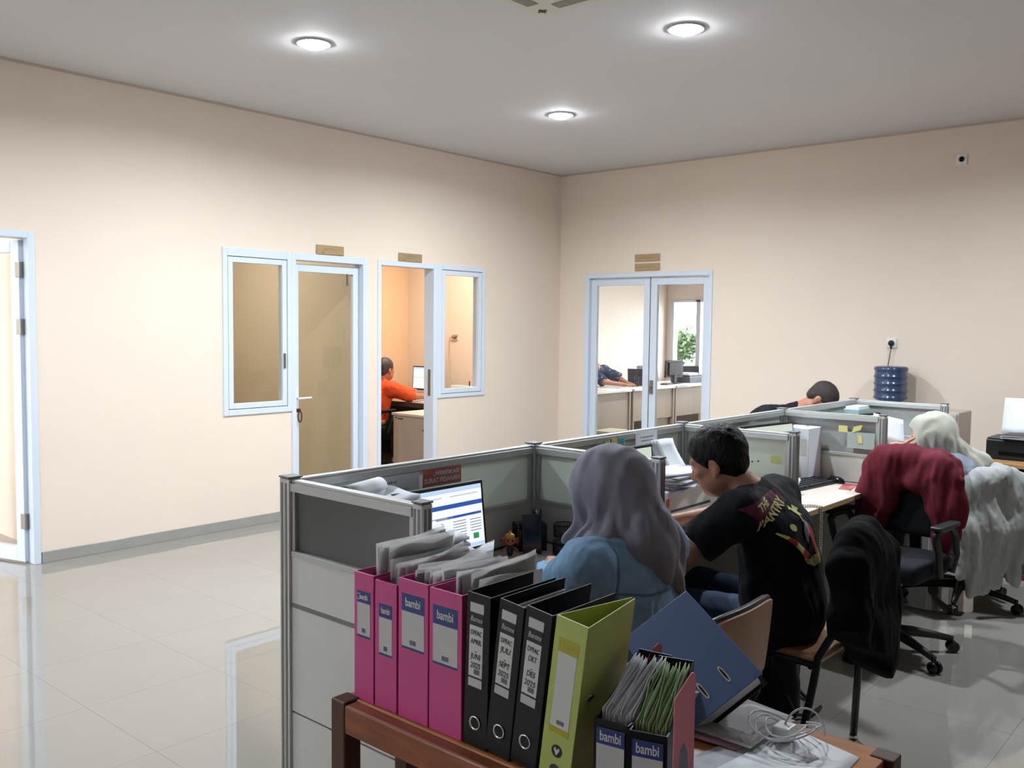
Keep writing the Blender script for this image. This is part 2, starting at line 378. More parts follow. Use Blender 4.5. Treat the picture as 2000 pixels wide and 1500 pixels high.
# far office window: two lights side by side and the street beyond
w3 = struct(thing('window_3', '', 'window'), 'bright white framed window of the far office'); del w3['category']
bars('window_frame', [((XWIN-.02, 8.56, .75), (XWIN+T, 8.63, 2.09)), ((XWIN-.02, 8.03, .75), (XWIN+T, 8.115, 2.09)), ((XWIN-.02, 7.43, .75), (XWIN+T, 7.51, 2.09)), ((XWIN-.02, 3.6, .75), (XWIN+T, 3.66, 2.09)), ((XWIN-.02, 5.5, .75), (XWIN+T, 5.58, 2.09)), ((XWIN-.02, 3.66, 2.05), (XWIN+T, 8.56, 2.09)), ((XWIN-.02, 3.66, .75), (XWIN+T, 8.56, .80))], ALU_W, w3)
for p, q in ((8.115, 8.56), (7.51, 8.03), (5.58, 7.43), (3.66, 5.5)): bx('pane', (XWIN+.05, p, .8), (XWIN+.056, q, 2.05), GLASS, w3)
# windows behind the viewer, through which the daylight comes
for nm, ax, p, q in (('window_4', 'y', 3.2, 4.6),):
    w = struct(thing(nm, '', 'window'), 'window in the wall behind the viewer' if ax == 'y' else 'window in the near side wall'); del w['category']
    sash('window_frame', ax, p, q, .9, 2.3, XB-T*.8 if ax == 'y' else YN-T*.8, .05, .06, w)
# ground outside
struct(bx('ground', (-30, -30, -.3), (40, 40, -.06), mat('outdoor_paving', 'b9b7b0', .8, var=.08, vscale=2)), 'pale paving outside')

# ---- ceiling downlights
LENS = mat('lit_lamp_lens', 'f2f8ff', .4, emit=150.0)
LENS0 = mat('lit_lamp_lens_plain', 'f2f8ff', .4, emit=25.0); LENS0.cycles.emission_sampling = 'NONE'
RING = mat('lamp_trim_ring', 'c9cbd0', .3)
WHERE = ['over the closed office door', 'over the double door corner', 'over the middle of the cubicles']
def downlight(x, y, z, label, power=LAMP_W, colr=LAMP_C, i_seen=False):
    t = thing('ceiling_downlight', label, 'ceiling light', (x, y, z), 0, 'recessed ceiling downlights')
    b = MB(); b.lathe([(.105, 0), (.105, -.006), (.098, -.010), (.085, -.006), (.083, 0)], 28); b.build('trim_ring', RING, t, smooth=True)
    b = MB(); b.lathe([(.083, -.001), (.078, -.014), (.05, -.029), (.0, -.035)], 14); b.build('lens', LENS if i_seen else LENS0, t, smooth=True)
    ld = bpy.data.lights.new('lamp', 'AREA'); ld.shape = 'DISK'; ld.size = .15; ld.energy = power; ld.color = colr; ld.spread = math.radians(165)
    lo = bpy.data.objects.new('lamp', ld); COL.objects.link(lo); lo.parent = t; lo.location = (0, 0, -.04)
    return t
LBL = ['lit round downlight in the ceiling in front of the closed office door', 'lit round downlight nearest the corner of the two peach walls',
       'lit round downlight beside the ceiling air conditioner, over the cubicles']
for i, (x, y) in enumerate(DOWNLIGHTS):
    downlight(x, y, H, LBL[i] if i < 3 else ['round downlight near the wall over the glass door standing ajar, out of view', 'round downlight over the printer table, out of view'][i-3], i_seen=i < 3)
downlight(6.9, 7.3, 3.0, 'round ceiling lamp inside the small office', 42, (1, .86, .70))
downlight(4.1, 7.6, 3.0, 'round lamp added to brighten the unlit closed office', 30, (1, .97, .92))  # added unseen lamp, lifts the beige wall behind the closed door's glass
downlight(1.2, 7.6, 3.0, 'round ceiling lamp inside the room behind the open door', 22, (1, .98, .95))
downlight(10.8, 6.2, 3.0, 'round lamp added to brighten the far office', 65, (.95, .97, 1))  # added unseen lamp, brightens the far office beyond its daylight

# ---- ceiling cassette air conditioner
ac = thing('ceiling_air_conditioner', 'white square ceiling cassette air conditioner cut by the top of the picture', 'air conditioner', (3.325, 2.665, H))
AC = mat('cream_ac_plastic', 'd9d3c8', .4)
part('panel', lambda b: (b.prism([(-.475, -.475), (.475, -.475), (.475, .475), (-.475, .475)], -.028, 0)), AC, ac, bevel=.012)
part('grille', lambda b: [b.box((-.27, y-.012, -.034), (.27, y+.012, -.028)) for y in np.linspace(-.25, .25, 12)], AC, ac)
for k in range(4):
    M = Matrix.Rotation(k*PI/2, 4, 'Z')
    MB().box((-.30, .345, -.031), (.30, .415, -.0285), M).build('air_slot', mat('ac_slot_grey', '8d877e', .6), ac)
    MB().box((-.30, .352, -.040), (.30, .420, -.034), M @ Matrix.Rotation(.12, 4, 'X')).build('louvre', WHITE_P, ac)
    for s in (-1, 1): MB().cbox((s*.40, .40, -.030), (.05, .012, .004), M).build('clip', DGREY, ac)

# ---- brass name plates over the doors
BRASS = mat('brushed_gold_plate', 'b59a72', .35, metal=.35, var=.08, vscale=30, stretch=(1, 1, 12))
def plaque(label, corner, size, axis, lines, logo):
    p = thing('name_plate', label, 'sign', corner, 0, 'gold name plates above the doors')
    w, h = size
    if axis == 'x': b = bx('plate', (0, -.014, 0), (w, 0, h), BRASS, p, bevel=.002); M0 = lambda x, z: frame_M((x, -.0148, z), (1, 0, 0), (0, 0, 1))
    else: b = bx('plate', (-.014, -w, 0), (0, 0, h), BRASS, p, bevel=.002); M0 = lambda x, z: frame_M((-.0148, -x, z), (0, -1, 0), (0, 0, 1))
    for s, z, sz, wd in lines: text('lettering', s, sz, M0(w*.5, h*z), INKG, p, fit=wd)
    if logo:
        q = MB(); q.lathe([(.008, 0), (.008, .0006)], 12, M0(w*.16, h*.2)); q.build('emblem', mat('emblem_gold', 'c9a24a', .3, metal=.5), p)
        q = MB(); q.box((.012, -.004, 0), (.024, .003, .0006), M0(w*.16, h*.2)); q.build('emblem_bar', INK, p)
plaque('gold name plate directly above the closed glass office door', (4.70, YL, 2.18), (.28, .076), 'x', [('~', .58, .022, .13)], True)
plaque('gold name plate above the doorway standing open', (5.605, YL, 2.175), (.285, .075), 'x', [('~', .68, .018, .17), ('~', .42, .016, .12)], True)
plaque('upper of two gold name plates above the double door', (XL, 5.285, 2.272), (.295, .072), 'y', [('~', .5, .026, .17)], False)
plaque('lower of two gold name plates, touching the double door frame', (XL, 5.283, 2.178), (.295, .072), 'y', [('~', .5, .024, .17)], False)
# ---- wall sockets
def socket(label, M, name='wall_socket'):
    s = thing(name, label, 'socket', M.translation, 0); s.matrix_world = M
    MB().box((-.042, -.042, 0), (.042, .042, .010)).build('plate', WHITE_P, s, bevel=.006)
    MB().lathe([(.026, .010), (.026, .014), (.021, .0145), (.019, .008), (0, .008)], 24).build('cup', mat('socket_cup_grey', 'bdbec2', .4), s, smooth=True)
    return s
so = socket('white wall socket high up near the ceiling', frame_M((XL, 2.19, 2.973), (0, -1, 0), (0, 0, 1)))
for dx in (-.009, .009): MB().cyl((dx, 0, .008), (dx, 0, .0125), .003, 8).build('pin_hole', BLACK, so)
so = socket('white wall socket with a black plug, above the water bottle', frame_M((XL, 2.685, 1.49), (0, -1, 0), (0, 0, 1)))
part('plug', lambda b: (b.lathe([(.024, .010), (.024, .026), (.017, .044), (0, .046)], 18), b.cyl((.0, -.012, .030), (.006, -.05, .032), .011, 10, .006)), BLACK, so, smooth=True)
part('power_cord', lambda b: b.tube([(.006, -.045, .032), (-.004, -.10, .03), (-.018, -.20, .025), (-.03, -.5, .02), (-.04, -.9, .02)], .0035, 6), mat('brown_power_cord', '4a2f2c', .5), so, smooth=True)
# ================================================================ cubicles
PZ = 1.13; SY = 2.32; PX = [1.645, 2.80, 3.94, 5.08, 6.19]; DY = 1.74; DZ = .75
FROST_D = frosted_glass('frosted_grey_divider_glass', 'd8ddda', .28, .22)
GREYF = mat('grey_fabric_board', '9fa19f', .8, var=.05, vscale=40)
def panel(label, axis, a0, a1, pos, glass, zg=.915, solid_top=None):
    """one partition panel between two posts: rails, glass strip, boards"""
    t = thing('partition_panel', label, 'partition', ((a0+a1)/2, pos, 0) if axis == 'x' else (pos, (a0+a1)/2, 0), 0, 'cubicle partition panels')
    h = (a1-a0)/2; w = .02
    def B(b, p, q, z0, z1, d=w): return b.box((p, -d, z0), (q, d, z1)) if axis == 'x' else b.box((-d, p, z0), (d, q, z1))
    part('top_rail', lambda b: (B(b, -h, h, PZ-.034, PZ-.008, .021), B(b, -h, h, PZ-.008, PZ, .015)), ALU, t, bevel=.002)
    part('middle_rail', lambda b: B(b, -h, h, zg-.018, zg, .018), ALU, t, bevel=.002)
    part('board_rail', lambda b: B(b, -h, h, .742, .756, .016), ALU_D, t)
    part('bottom_rail', lambda b: B(b, -h, h, .05, .09, .018), ALU, t, bevel=.002)
    part('glass_pane', lambda b: B(b, -h+.012, h-.012, zg-.004, PZ-.03, .003), glass, t)
    part('glazing_bead', lambda b: (B(b, -h, -h+.014, zg, PZ-.034, .014), B(b, h-.014, h, zg, PZ-.034, .014)), ALU, t)
    part('board', lambda b: B(b, -h, h, .756, zg-.018, .015), solid_top or PANEL, t)
    part('board', lambda b: B(b, -h, h, .42, .742, .015), PANEL, t)
    part('board', lambda b: B(b, -h, h, .09, .414, .015), PANEL, t)
    for s in (-1, 1):
        c = s*(h-.05)
        part('foot', lambda b: b.cyl((c, 0, 0) if axis == 'x' else (0, c, 0), (c, 0, .05) if axis == 'x' else (0, c, .05), .018, 12), BLACK, t)
    return t
def post(label, x, y, w=.05):
    t = thing('partition_post', label, 'partition post', (x, y, 0), 0, 'aluminium partition posts')
    part('column', lambda b: b.box((-w/2, -w/2, .0), (w/2, w/2, PZ+.004)), ALU, t, bevel=.006)
    part('groove', lambda b: [b.box((-w/2-.001 if k in (0, ) else s*w*.2-.004, s*w*.2-.004 if k == 0 else -w/2-.001, .02), (w/2+.001 if k == 0 else s*w*.2+.004, s*w*.2+.004 if k == 0 else w/2+.001, PZ-.01)) for s in (-1, 1) for k in (0, 1)], ALU_D, t)
    part('cap', lambda b: b.box((-w/2-.001, -w/2-.001, PZ+.004), (w/2+.001, w/2+.001, PZ+.01)), ALU_D, t, bevel=.002)
    return t
bay = ["behind the grey-veiled woman's monitor", "behind the man in the black shirt", 'behind the desk with bead string', 'behind the pale-veiled woman']
for i in range(4):
    panel('long spine partition panel with pale frosted glass '+bay[i], 'x', PX[i]+.025, PX[i+1]-.025, SY, FROST)
divl = ['nearest cubicle divider, dark shapes showing through its frosted glass', 'cubicle divider between the grey-veiled woman and the man in black',
        'cubicle divider beside the head of the man in black, one yellow note on it', 'grey cubicle divider with three yellow notes and a clear sheet', 'last cubicle divider in front of the water bottle']
for i in range(5):
    panel(divl[i], 'y', DY+.02, SY-.025, PX[i], [FROST_D, FROST, FROST, GREYF, GREYF][i], solid_top=None)
    post(['tall aluminium post at the near end of the spine partition', 'aluminium spine post above the pen holder', 'aluminium spine post beside the pinned letter', 'aluminium spine post behind the bead-string desk', 'aluminium spine post at the far end near the water bottle'][i], PX[i], SY)
    post(['aluminium end post of the nearest divider', 'aluminium end post hidden behind the grey veil', 'aluminium end post right of the man in black', 'aluminium end post beside the maroon jacket', 'aluminium end post of the last divider'][i], PX[i], DY, .04)
# ---- desks, one per bay
def desk(i, label):
    x0, x1 = PX[i]+.022, PX[i+1]-.022
    if i == 0: x0 += .0
    t = thing('cubicle_desk', label, 'desk', ((x0+x1)/2, (SY+DY)/2, 0), 0, 'cubicle desks')
    hx = (x1-x0)/2; y0, y1 = DY-.005-(SY+DY)/2, SY-.027-(SY+DY)/2
    part('worktop', lambda b: b.box((-hx, y0, DZ-.024), (hx, y1, DZ)), DESK, t, bevel=.002)
    part('edge_band', lambda b: b.box((-hx, y0-.003, DZ-.024), (hx, y0, DZ-.001)), DESK_E, t)
    part('modesty_panel', lambda b: b.box((-hx, y1-.04, .30), (hx, y1-.022, DZ-.024)), PANEL, t)
    for s in (-1, 1): part('side_panel', lambda b: b.box((s*hx-.018 if s > 0 else -hx, y0+.06, 0), (hx if s > 0 else -hx+.018, y1, DZ-.024)), PANEL, t)
    return t
desk(0, 'cubicle desk in front of the woman in denim'); desk(1, 'cubicle desk the man in the black shirt leans on')
desk(2, 'unoccupied cubicle desk with keyboard, mouse and bead string'); desk(3, 'cubicle desk of the pale-veiled woman')
# ================================================================ organic surfaces: blended solids turned into one mesh
def _n(v): v = np.asarray(v, float); return v/np.linalg.norm(v)
class Blob:
    """solids blended smoothly into one closed continuous surface"""
    def __init__(s): s.p = []; s.disp = None; s.clips = []
    def cap(s, a, b, r1, r2=None, k=.03, op='+', flat=None, clip=None):
        s.p.append(('cap', np.array(a, float), np.array(b, float), r1, r1 if r2 is None else r2, k, op, flat, clip)); return s
    def chain(s, pts, rs, k=.03, **q):
        for i in range(len(pts)-1): s.cap(pts[i], pts[i+1], rs[i], rs[i+1], k, **q)
        return s
    def ell(s, c, r, k=.03, op='+', R=None, clip=None):
        s.p.append(('ell', np.array(c, float), np.array(r, float), np.eye(3) if R is None else np.array(R, float), None, k, op, None, clip)); return s
    def box(s, c, h, rad, k=.02, op='+', R=None, clip=None):
        s.p.append(('box', np.array(c, float), np.array(h, float), np.eye(3) if R is None else np.array(R, float), rad, k, op, None, clip)); return s
    def bounds(s, q):
        if q[0] == 'cap':
            r = max(q[3], q[4])*(1 if q[7] is None else max(1, q[7][1])); return np.minimum(q[1], q[2])-r, np.maximum(q[1], q[2])+r
        ext = np.abs(q[3]) @ q[2]+(q[4] or 0); return q[1]-ext, q[1]+ext
    @staticmethod
    def dist(q, P):
        if q[0] == 'cap':
            a, b, r1, r2 = q[1], q[2], q[3], q[4]; ba = b-a; pa = P-a
            t = np.clip((pa @ ba)/max(ba @ ba, 1e-9), 0, 1)[..., None]; w = pa-t*ba
            if q[7] is not None:
                ax, f = np.asarray(q[7][0], float), q[7][1]; c = (w @ ax)[..., None]; w = w+ax*c*(1/f-1)
            d = np.sqrt((w*w).sum(-1))-(r1+(r2-r1)*t[..., 0])
            if q[7] is not None and q[7][1] < 1: d = d*max(q[7][1], .5)
        elif q[0] == 'ell':
            L = (P-q[1]) @ q[3]; k0 = np.sqrt(((L/q[2])**2).sum(-1)); k1 = np.sqrt(((L/(q[2]**2))**2).sum(-1))+1e-9; d = k0*(k0-1)/k1
        else:
            L = np.abs((P-q[1]) @ q[3])-q[2]; d = np.sqrt((np.maximum(L, 0)**2).sum(-1))+np.minimum(L.max(-1), 0)-q[4]
        if q[8] is not None:
            for c, n in q[8]: d = np.maximum(d, (P-np.asarray(c, float)) @ _n(n))
        return d
    def mesh(s, name, vox, smooth=1, M=None):
        lo = np.min([s.bounds(q)[0] for q in s.p if q[6] == '+'], 0)-4*vox-.012; hi = np.max([s.bounds(q)[1] for q in s.p if q[6] == '+'], 0)+4*vox+.012
        N = np.ceil((hi-lo)/vox).astype(int)+1; D = np.full(tuple(N), 1.0, np.float32)
        ax = [lo[i]+vox*np.arange(N[i]) for i in range(3)]
        for q in s.p:
            a, b = s.bounds(q); m = q[5]*1.3+3*vox
            i0 = np.clip(np.floor((a-m-lo)/vox).astype(int), 0, N); i1 = np.clip(np.ceil((b+m-lo)/vox).astype(int)+1, 0, N)
            if (i1 <= i0).any(): continue
            P = np.stack(np.meshgrid(*[ax[i][i0[i]:i1[i]] for i in range(3)], indexing='ij'), -1)
            d = s.dist(q, P); sl = tuple(slice(i0[i], i1[i]) for i in range(3)); E = D[sl].astype(float); k = max(q[5], 1e-4)
            if q[6] == '+':
                h = np.maximum(k-np.abs(E-d), 0)/k; D[sl] = np.minimum(E, d)-h*h*k*.25
            else:
                h = np.maximum(k-np.abs(E+d), 0)/k; D[sl] = np.maximum(E, -d)+h*h*k*.25
        if s.disp is not None or s.clips:
            near = np.abs(D) < .05 if not s.clips else D < .05
            idx = np.argwhere(near); P = lo+idx*vox; v = D[near].astype(float)
            if s.disp is not None: v = v+s.disp(P)
            for c, n, wob in s.clips:
                e = (P-np.asarray(c, float)) @ _n(n)
                if wob is not None: e = e+wob(P)
                v = np.maximum(v, e)
            D[near] = v
        v, f = surface_net(D); v = lo+v*vox
        if smooth: v = relax(v, f, smooth)
        if M is not None: v = v @ np.array(M.to_3x3()).T+np.array(M.translation)
        me = bpy.data.meshes.new(name); nq = len(f)
        me.vertices.add(len(v)); me.vertices.foreach_set('co', v.astype(np.float32).ravel())
        me.loops.add(nq*4); me.loops.foreach_set('vertex_index', f.astype(np.int32).ravel())
        me.polygons.add(nq); me.polygons.foreach_set('loop_start', np.arange(0, nq*4, 4, dtype=np.int32))
        me.update(); me.validate(); me.polygons.foreach_set('use_smooth', [True]*len(me.polygons)); return me
    def build(s, name, m, parent, vox, smooth=1, M=None): return link(name, s.mesh(name, vox, smooth, M), m, parent)
def surface_net(D):
    S = D < 0; nx, ny, nz = D.shape
    cell = np.zeros((nx-1, ny-1, nz-1), np.int8)
    for i in (0, 1):
        for j in (0, 1):
            for k in (0, 1): cell += S[i:nx-1+i, j:ny-1+j, k:nz-1+k]
    act = (cell > 0) & (cell < 8); C = np.argwhere(act); n = len(C); idx = np.full(act.shape, -1, np.int64); idx[act] = np.arange(n)
    pos = np.zeros((n, 3)); cnt = np.zeros(n); cor = [(i, j, k) for i in (0, 1) for j in (0, 1) for k in (0, 1)]
    val = {c: D[C[:, 0]+c[0], C[:, 1]+c[1], C[:, 2]+c[2]].astype(float) for c in cor}
    for a in cor:
        for axx in range(3):
            if a[axx]: continue
            b = list(a); b[axx] = 1; b = tuple(b); va, vb = val[a], val[b]; x = (va < 0) != (vb < 0)
            t = np.where(x, va/np.where(x, va-vb, 1), 0); p = np.array(a, float)[None]+np.zeros((n, 3)); p[:, axx] += t
            pos[x] += p[x]; cnt[x] += 1
    v = C+pos/np.maximum(cnt, 1)[:, None]; F = []
    for axx in range(3):
        sl0 = [slice(None)]*3; sl1 = [slice(None)]*3; sl0[axx] = slice(0, -1); sl1[axx] = slice(1, None)
        A, B = S[tuple(sl0)], S[tuple(sl1)]; u, w = (axx+1) % 3, (axx+2) % 3
        for flip, X in ((False, A & ~B), (True, ~A & B)):
            E = np.argwhere(X); E = E[(E[:, u] > 0) & (E[:, w] > 0) & (E[:, u] < D.shape[u]-1) & (E[:, w] < D.shape[w]-1)]
            if not len(E): continue
            q = []
            for du, dw in ((1, 1), (0, 1), (0, 0), (1, 0)):
                c = E.copy(); c[:, u] -= du; c[:, w] -= dw; q.append(idx[c[:, 0], c[:, 1], c[:, 2]])
            q = np.stack(q, 1); F.append(q[:, ::-1] if flip else q)
    return v, np.concatenate(F)
def relax(v, f, it):
    e = np.concatenate([f[:, [0, 1]], f[:, [1, 2]], f[:, [2, 3]], f[:, [3, 0]]])
    for _ in range(it):
        acc = np.zeros_like(v); cn = np.zeros(len(v))
        for a, b in ((0, 1), (1, 0)):
            for i in range(3): acc[:, i] += np.bincount(e[:, a], v[e[:, b], i], len(v))
            cn += np.bincount(e[:, a], minlength=len(v))
        v = v*.45+.55*acc/np.maximum(cn, 1)[:, None]
    return v
def wrinkle(amp, freq, seed=0, aniso=(1, 1, 1), n=9, sharp=1.0):
    """soft cloth folds: layered random waves"""
    g = np.random.default_rng(seed); W = g.normal(size=(n, 3))*np.array(aniso)*freq; ph = g.uniform(0, 6.28, n); wp = g.normal(size=(3, 3))*freq*.35
    def f(P):
        Q = P+.012*np.sin(P @ wp); a = np.sin(Q @ W.T+ph).sum(-1)/math.sqrt(n); return amp*np.tanh(a*sharp)
    return f
def rotm(yaw=0, pitch=0, roll=0):
    """local head frame as columns right, forward, up; yaw left +, pitch down +, roll to the right +"""
    return np.array((Euler((0, 0, yaw)).to_matrix() @ Euler((-pitch, 0, 0)).to_matrix() @ Euler((0, roll, 0)).to_matrix()))

# ---------------------------------------------------------------- people
SKIN = mat('warm_brown_skin', 'a9745a', .5, var=.06, vscale=14, sss=.08)
SKIN_L = mat('light_brown_skin', 'c08d74', .5, var=.05, vscale=14, sss=.08)
HAIR = mat('black_hair', '040405', .5, spec=.2, var=.3, vscale=60, bump=.5, bscale=150, stretch=(1, 1, .25))
HAIR_B = mat('cropped_dark_hair', '2a1f1c', .6, var=.25, vscale=120, bump=.5, bscale=260)
HAIR_G = mat('greying_hair', '3b3437', .5, var=.35, vscale=60, bump=.4, bscale=150)
EYEW = mat('eye_white', 'e8e4df', .25); EYEB = mat('eye_iris', '20140f', .2)
def head(B, c, R, s=1.0):
    h = lambda x, y, z: np.array(c)+R @ (np.array((x, y, z))*s)
    e = lambda x, y, z, r, **k: B.ell(h(x, y, z), np.array(r)*s, R=R, **k)
    e(0, -.014, .03, (.076, .097, .088), k=.03); e(0, .026, -.035, (.062, .072, .086), k=.03)
    e(0, .055, -.092, (.034, .034, .028), k=.03); e(.042, .03, -.07, (.025, .045, .03), k=.03); e(-.042, .03, -.07, (.025, .045, .03), k=.03)
    B.cap(h(-.036, .078, .026), h(.036, .078, .026), .013*s, k=.02)
    e(.044, .068, -.022, (.022, .02, .018), k=.02); e(-.044, .068, -.022, (.022, .02, .018), k=.02)
    for q in (-1, 1): e(q*.032, .099, .008, (.016, .012, .011), k=.012, op='-')
    B.cap(h(0, .092, .012), h(0, .113, -.03), .008*s, .013*s, k=.014); e(.013, .100, -.034, (.009, .010, .008), k=.008); e(-.013, .100, -.034, (.009, .010, .008), k=.008)
    B.cap(h(-.018, .090, -.060), h(.018, .090, -.060), .008*s, k=.008); B.cap(h(-.014, .088, -.072), h(.014, .088, -.072), .008*s, k=.008)
    for q in (-1, 1):
        e(q*.078, -.012, -.014, (.010, .021, .033), k=.008); e(q*.088, -.006, -.008, (.006, .011, .018), k=.005, op='-')
        e(q*.078, -.004, -.042, (.009, .010, .012), k=.006)
    return h
def eyes(c, R, parent, s=1.0):
    for q in (-1, 1):
        p = np.array(c)+R @ (np.array((q*.032, .083, .008))*s); f = R @ np.array((0, 1, 0)); b = MB()
        b.lathe([(.0, -.011), (.007, -.008), (.011, 0), (.008, .0075), (0, .011)], 14, Matrix.Translation(p)); b.build('eye', EYEW, parent, smooth=True)
        b = MB(); b.lathe([(.0, -.005), (.004, -.003), (.0055, 0), (.004, .003), (0, .005)], 12, Matrix.Translation(Vector(p+f*.0075))); b.build('iris', EYEB, parent, smooth=True)
def hand(B, w, d, n, curl=(.35, .5, .4), s=1.0, side=1, spread=.06):
    """palm and five fingers: w wrist, d pointing direction, n palm normal, side +1 thumb on the d x n side"""
    d = _n(d); n = np.array(n, float); n = _n(n-d*(n @ d)); t = np.cross(d, n)*side; w = np.array(w, float); K = .010
    pal = w+d*.055*s
    B.box(pal, np.array((.030, .040, .004))*s, .010*s, k=.012, R=np.stack([t, d, n], 1)); B.cap(w-d*.01, w+d*.03*s, .024*s, .022*s, k=.02)
    for i, (off, L, r) in enumerate(((.030, .070, .0086), (.010, .078, .0090), (-.011, .072, .0086), (-.030, .056, .0076))):
        p = w+d*(.094-.004*abs(i-1))*s+t*off*s; ang = 0.0; sp = spread*(1.5-i)
        for j, fr in enumerate((.46, .31, .23)):
            ang += curl[j]*(1+.12*i); v = (d*math.cos(ang)+n*math.sin(ang)); v = _n(v+t*sp*.6); q = p+v*L*fr*s
            B.cap(p, q, r*s*(1-.10*j), r*s*(1-.10*(j+1)), k=.004); p = q
    p = w+d*.030*s+t*.028*s; v = _n(d*.7+t*.62+n*.35)
    for L, r0, r1 in ((.040, .0125, .0105), (.032, .0105, .0095), (.026, .0095, .0080)):
        q = p+v*L*s; B.cap(p, q, r0*s, r1*s, k=.008); p = q; v = _n(v+d*.35+n*.18)
def lerp(a, b, t): return np.array(a, float)*(1-t)+np.array(b, float)*t
def bump_fold(P): return 0
def person(label, loc, rz, J, skin, vox=.0055, sc=1.0, wide=1.0, hands=True, legs=True, barefoot=False):
    """J: joints in the person's own frame (x to the right, y forward, z up, origin on the floor below the pelvis)"""
    t = thing('person', label, 'person', loc, rz)
    B = Blob(); g = {k: np.array(v, float) for k, v in J.items() if k not in ('headR', 'handL', 'handR')}
    R = J.get('headR', np.eye(3)); X = np.array((1., 0, 0))
    sx = g['shR']-g['shL']; up = _n(g['neck']-g['pelvis']); sxn = _n(sx); fw = np.cross(up, sxn)
    Rt = np.stack([sxn, fw, up], 1)
    B.ell(g['pelvis'], np.array((.155*wide, .115, .11))*sc, k=.06)
    B.ell(lerp(g['pelvis'], g['chest'], .5), np.array((.135*wide, .10*wide, .14))*sc, k=.08, R=Rt)
    B.ell(g['chest'], np.array((.150*wide, .108, .15))*sc, k=.07, R=Rt)
    B.cap(g['shL'], g['shR'], .058*sc, k=.06); B.cap(lerp(g['chest'], g['neck'], .4), g['neck'], .07*sc, .055*sc, k=.05)
    hb = g['head']+R @ np.array((0, -.02, -.05))*sc
    B.cap(g['neck'], hb, .054*sc, .050*sc, k=.03); head(B, g['head'], R, sc)
    for s in ('L', 'R'):
        B.cap(g['sh'+s], g['el'+s], .052*sc, .040*sc, k=.03); B.cap(g['el'+s], g['wr'+s], .040*sc, .026*sc, k=.015)
        if hands and 'hand'+s in J: d, n, cu = J['hand'+s]; hand(B, g['wr'+s], d, n, cu, sc*.95, side=1 if s == 'L' else -1)
        if legs:
            B.cap(g['hip'+s], g['kn'+s], .085*sc, .058*sc, k=.05); B.cap(g['kn'+s], g['an'+s], .055*sc, .036*sc, k=.02)
            f = g['an'+s]+np.array((0, .11, -.045)); B.cap(g['an'+s]+np.array((0, -.02, -.03)), f, .036*sc, .026*sc, k=.02)
    B.build('body', skin, t, vox, 1); eyes(g['head'], R, t, sc)
    return t, g, R, Rt
def shirt(t, g, Rt, m, sc=1.0, wide=1.0, sleeve=.75, long=False, puff=.014, hem=.0, vox=.006, name='shirt', amp=.005, collar=True, seed=1, cuff=.9):
    B = Blob(); q = puff
    B.ell(g['pelvis']+np.array((0, 0, .02)), np.array((.160*wide+q, .118+q, .12+q))*sc, k=.06)
    B.ell(lerp(g['pelvis'], g['chest'], .5), np.array((.142*wide+q, .108*wide+q, .15))*sc, k=.08, R=Rt)
    B.ell(g['chest'], np.array((.152*wide+q, .112+q, .15+q))*sc, k=.07, R=Rt)
    B.cap(g['shL'], g['shR'], (.060+q*.7)*sc, k=.06); up = _n(g['neck']-g['chest'])
    nb = g['neck']; B.cap(lerp(g['chest'], nb, .4), nb, .078*sc, .064*sc, k=.05, clip=[(nb+up*.012, up)])
    for s in ('L', 'R'):
        a, e, w = g['sh'+s], g['el'+s], g['wr'+s]
        if long:
            B.cap(a, e, (.058+q)*sc, (.046+q*.8)*sc, k=.04); c = lerp(e, w, cuff); B.cap(e, lerp(e, w, cuff+.1), (.046+q*.8)*sc, (.034+q*.5)*sc, k=.02, clip=[(c, w-e)])
        else:
            c = lerp(a, e, sleeve); B.cap(a, lerp(a, e, sleeve+.15), (.058+q)*sc, (.054+q*1.2)*sc, k=.04, clip=[(c, e-a)])
    hz = g['pelvis'][2]-.09+hem; w1 = wrinkle(amp, 34, seed, (1, 1, .55)); w2 = wrinkle(amp*.5, 80, seed+5, (1, 1, .6))
    B.disp = lambda P: w1(P)+w2(P); B.clips = [((0, 0, hz), (0, 0, -1), None)]
    return B.build(name, m, t, vox, 1)
def trousers(t, g, m, sc=1.0, wide=1.0, vox=.008, name='trousers', to=.96, shoes=None, seed=3):
    B = Blob(); B.ell(g['pelvis'], np.array((.160*wide, .122, .118))*sc, k=.06)
    for s in ('L', 'R'):
        c = lerp(g['kn'+s], g['an'+s], to)
        B.cap(g['hip'+s], g['kn'+s], .094*sc, .070*sc, k=.05); B.cap(g['kn'+s], lerp(g['kn'+s], g['an'+s], to+.05), .068*sc, .058*sc, k=.03, clip=[(c, g['an'+s]-g['kn'+s])])
    B.disp = wrinkle(.004, 36, seed); o = B.build(name, m, t, vox, 1)
    if shoes is not None:
        for s in ('L', 'R'):
            b = Blob(); a = g['an'+s]; zf = .034; b.cap((a[0], a[1]-.03, zf+.012), (a[0], a[1]+.14, zf), .038, .032, k=.02); b.cap((a[0], a[1]-.01, .05), a, .036, .040, k=.02)
            b.clips = [((0, 0, .002), (0, 0, -1), None)]; b.build('shoe', shoes, t, .008, 1)
    return o
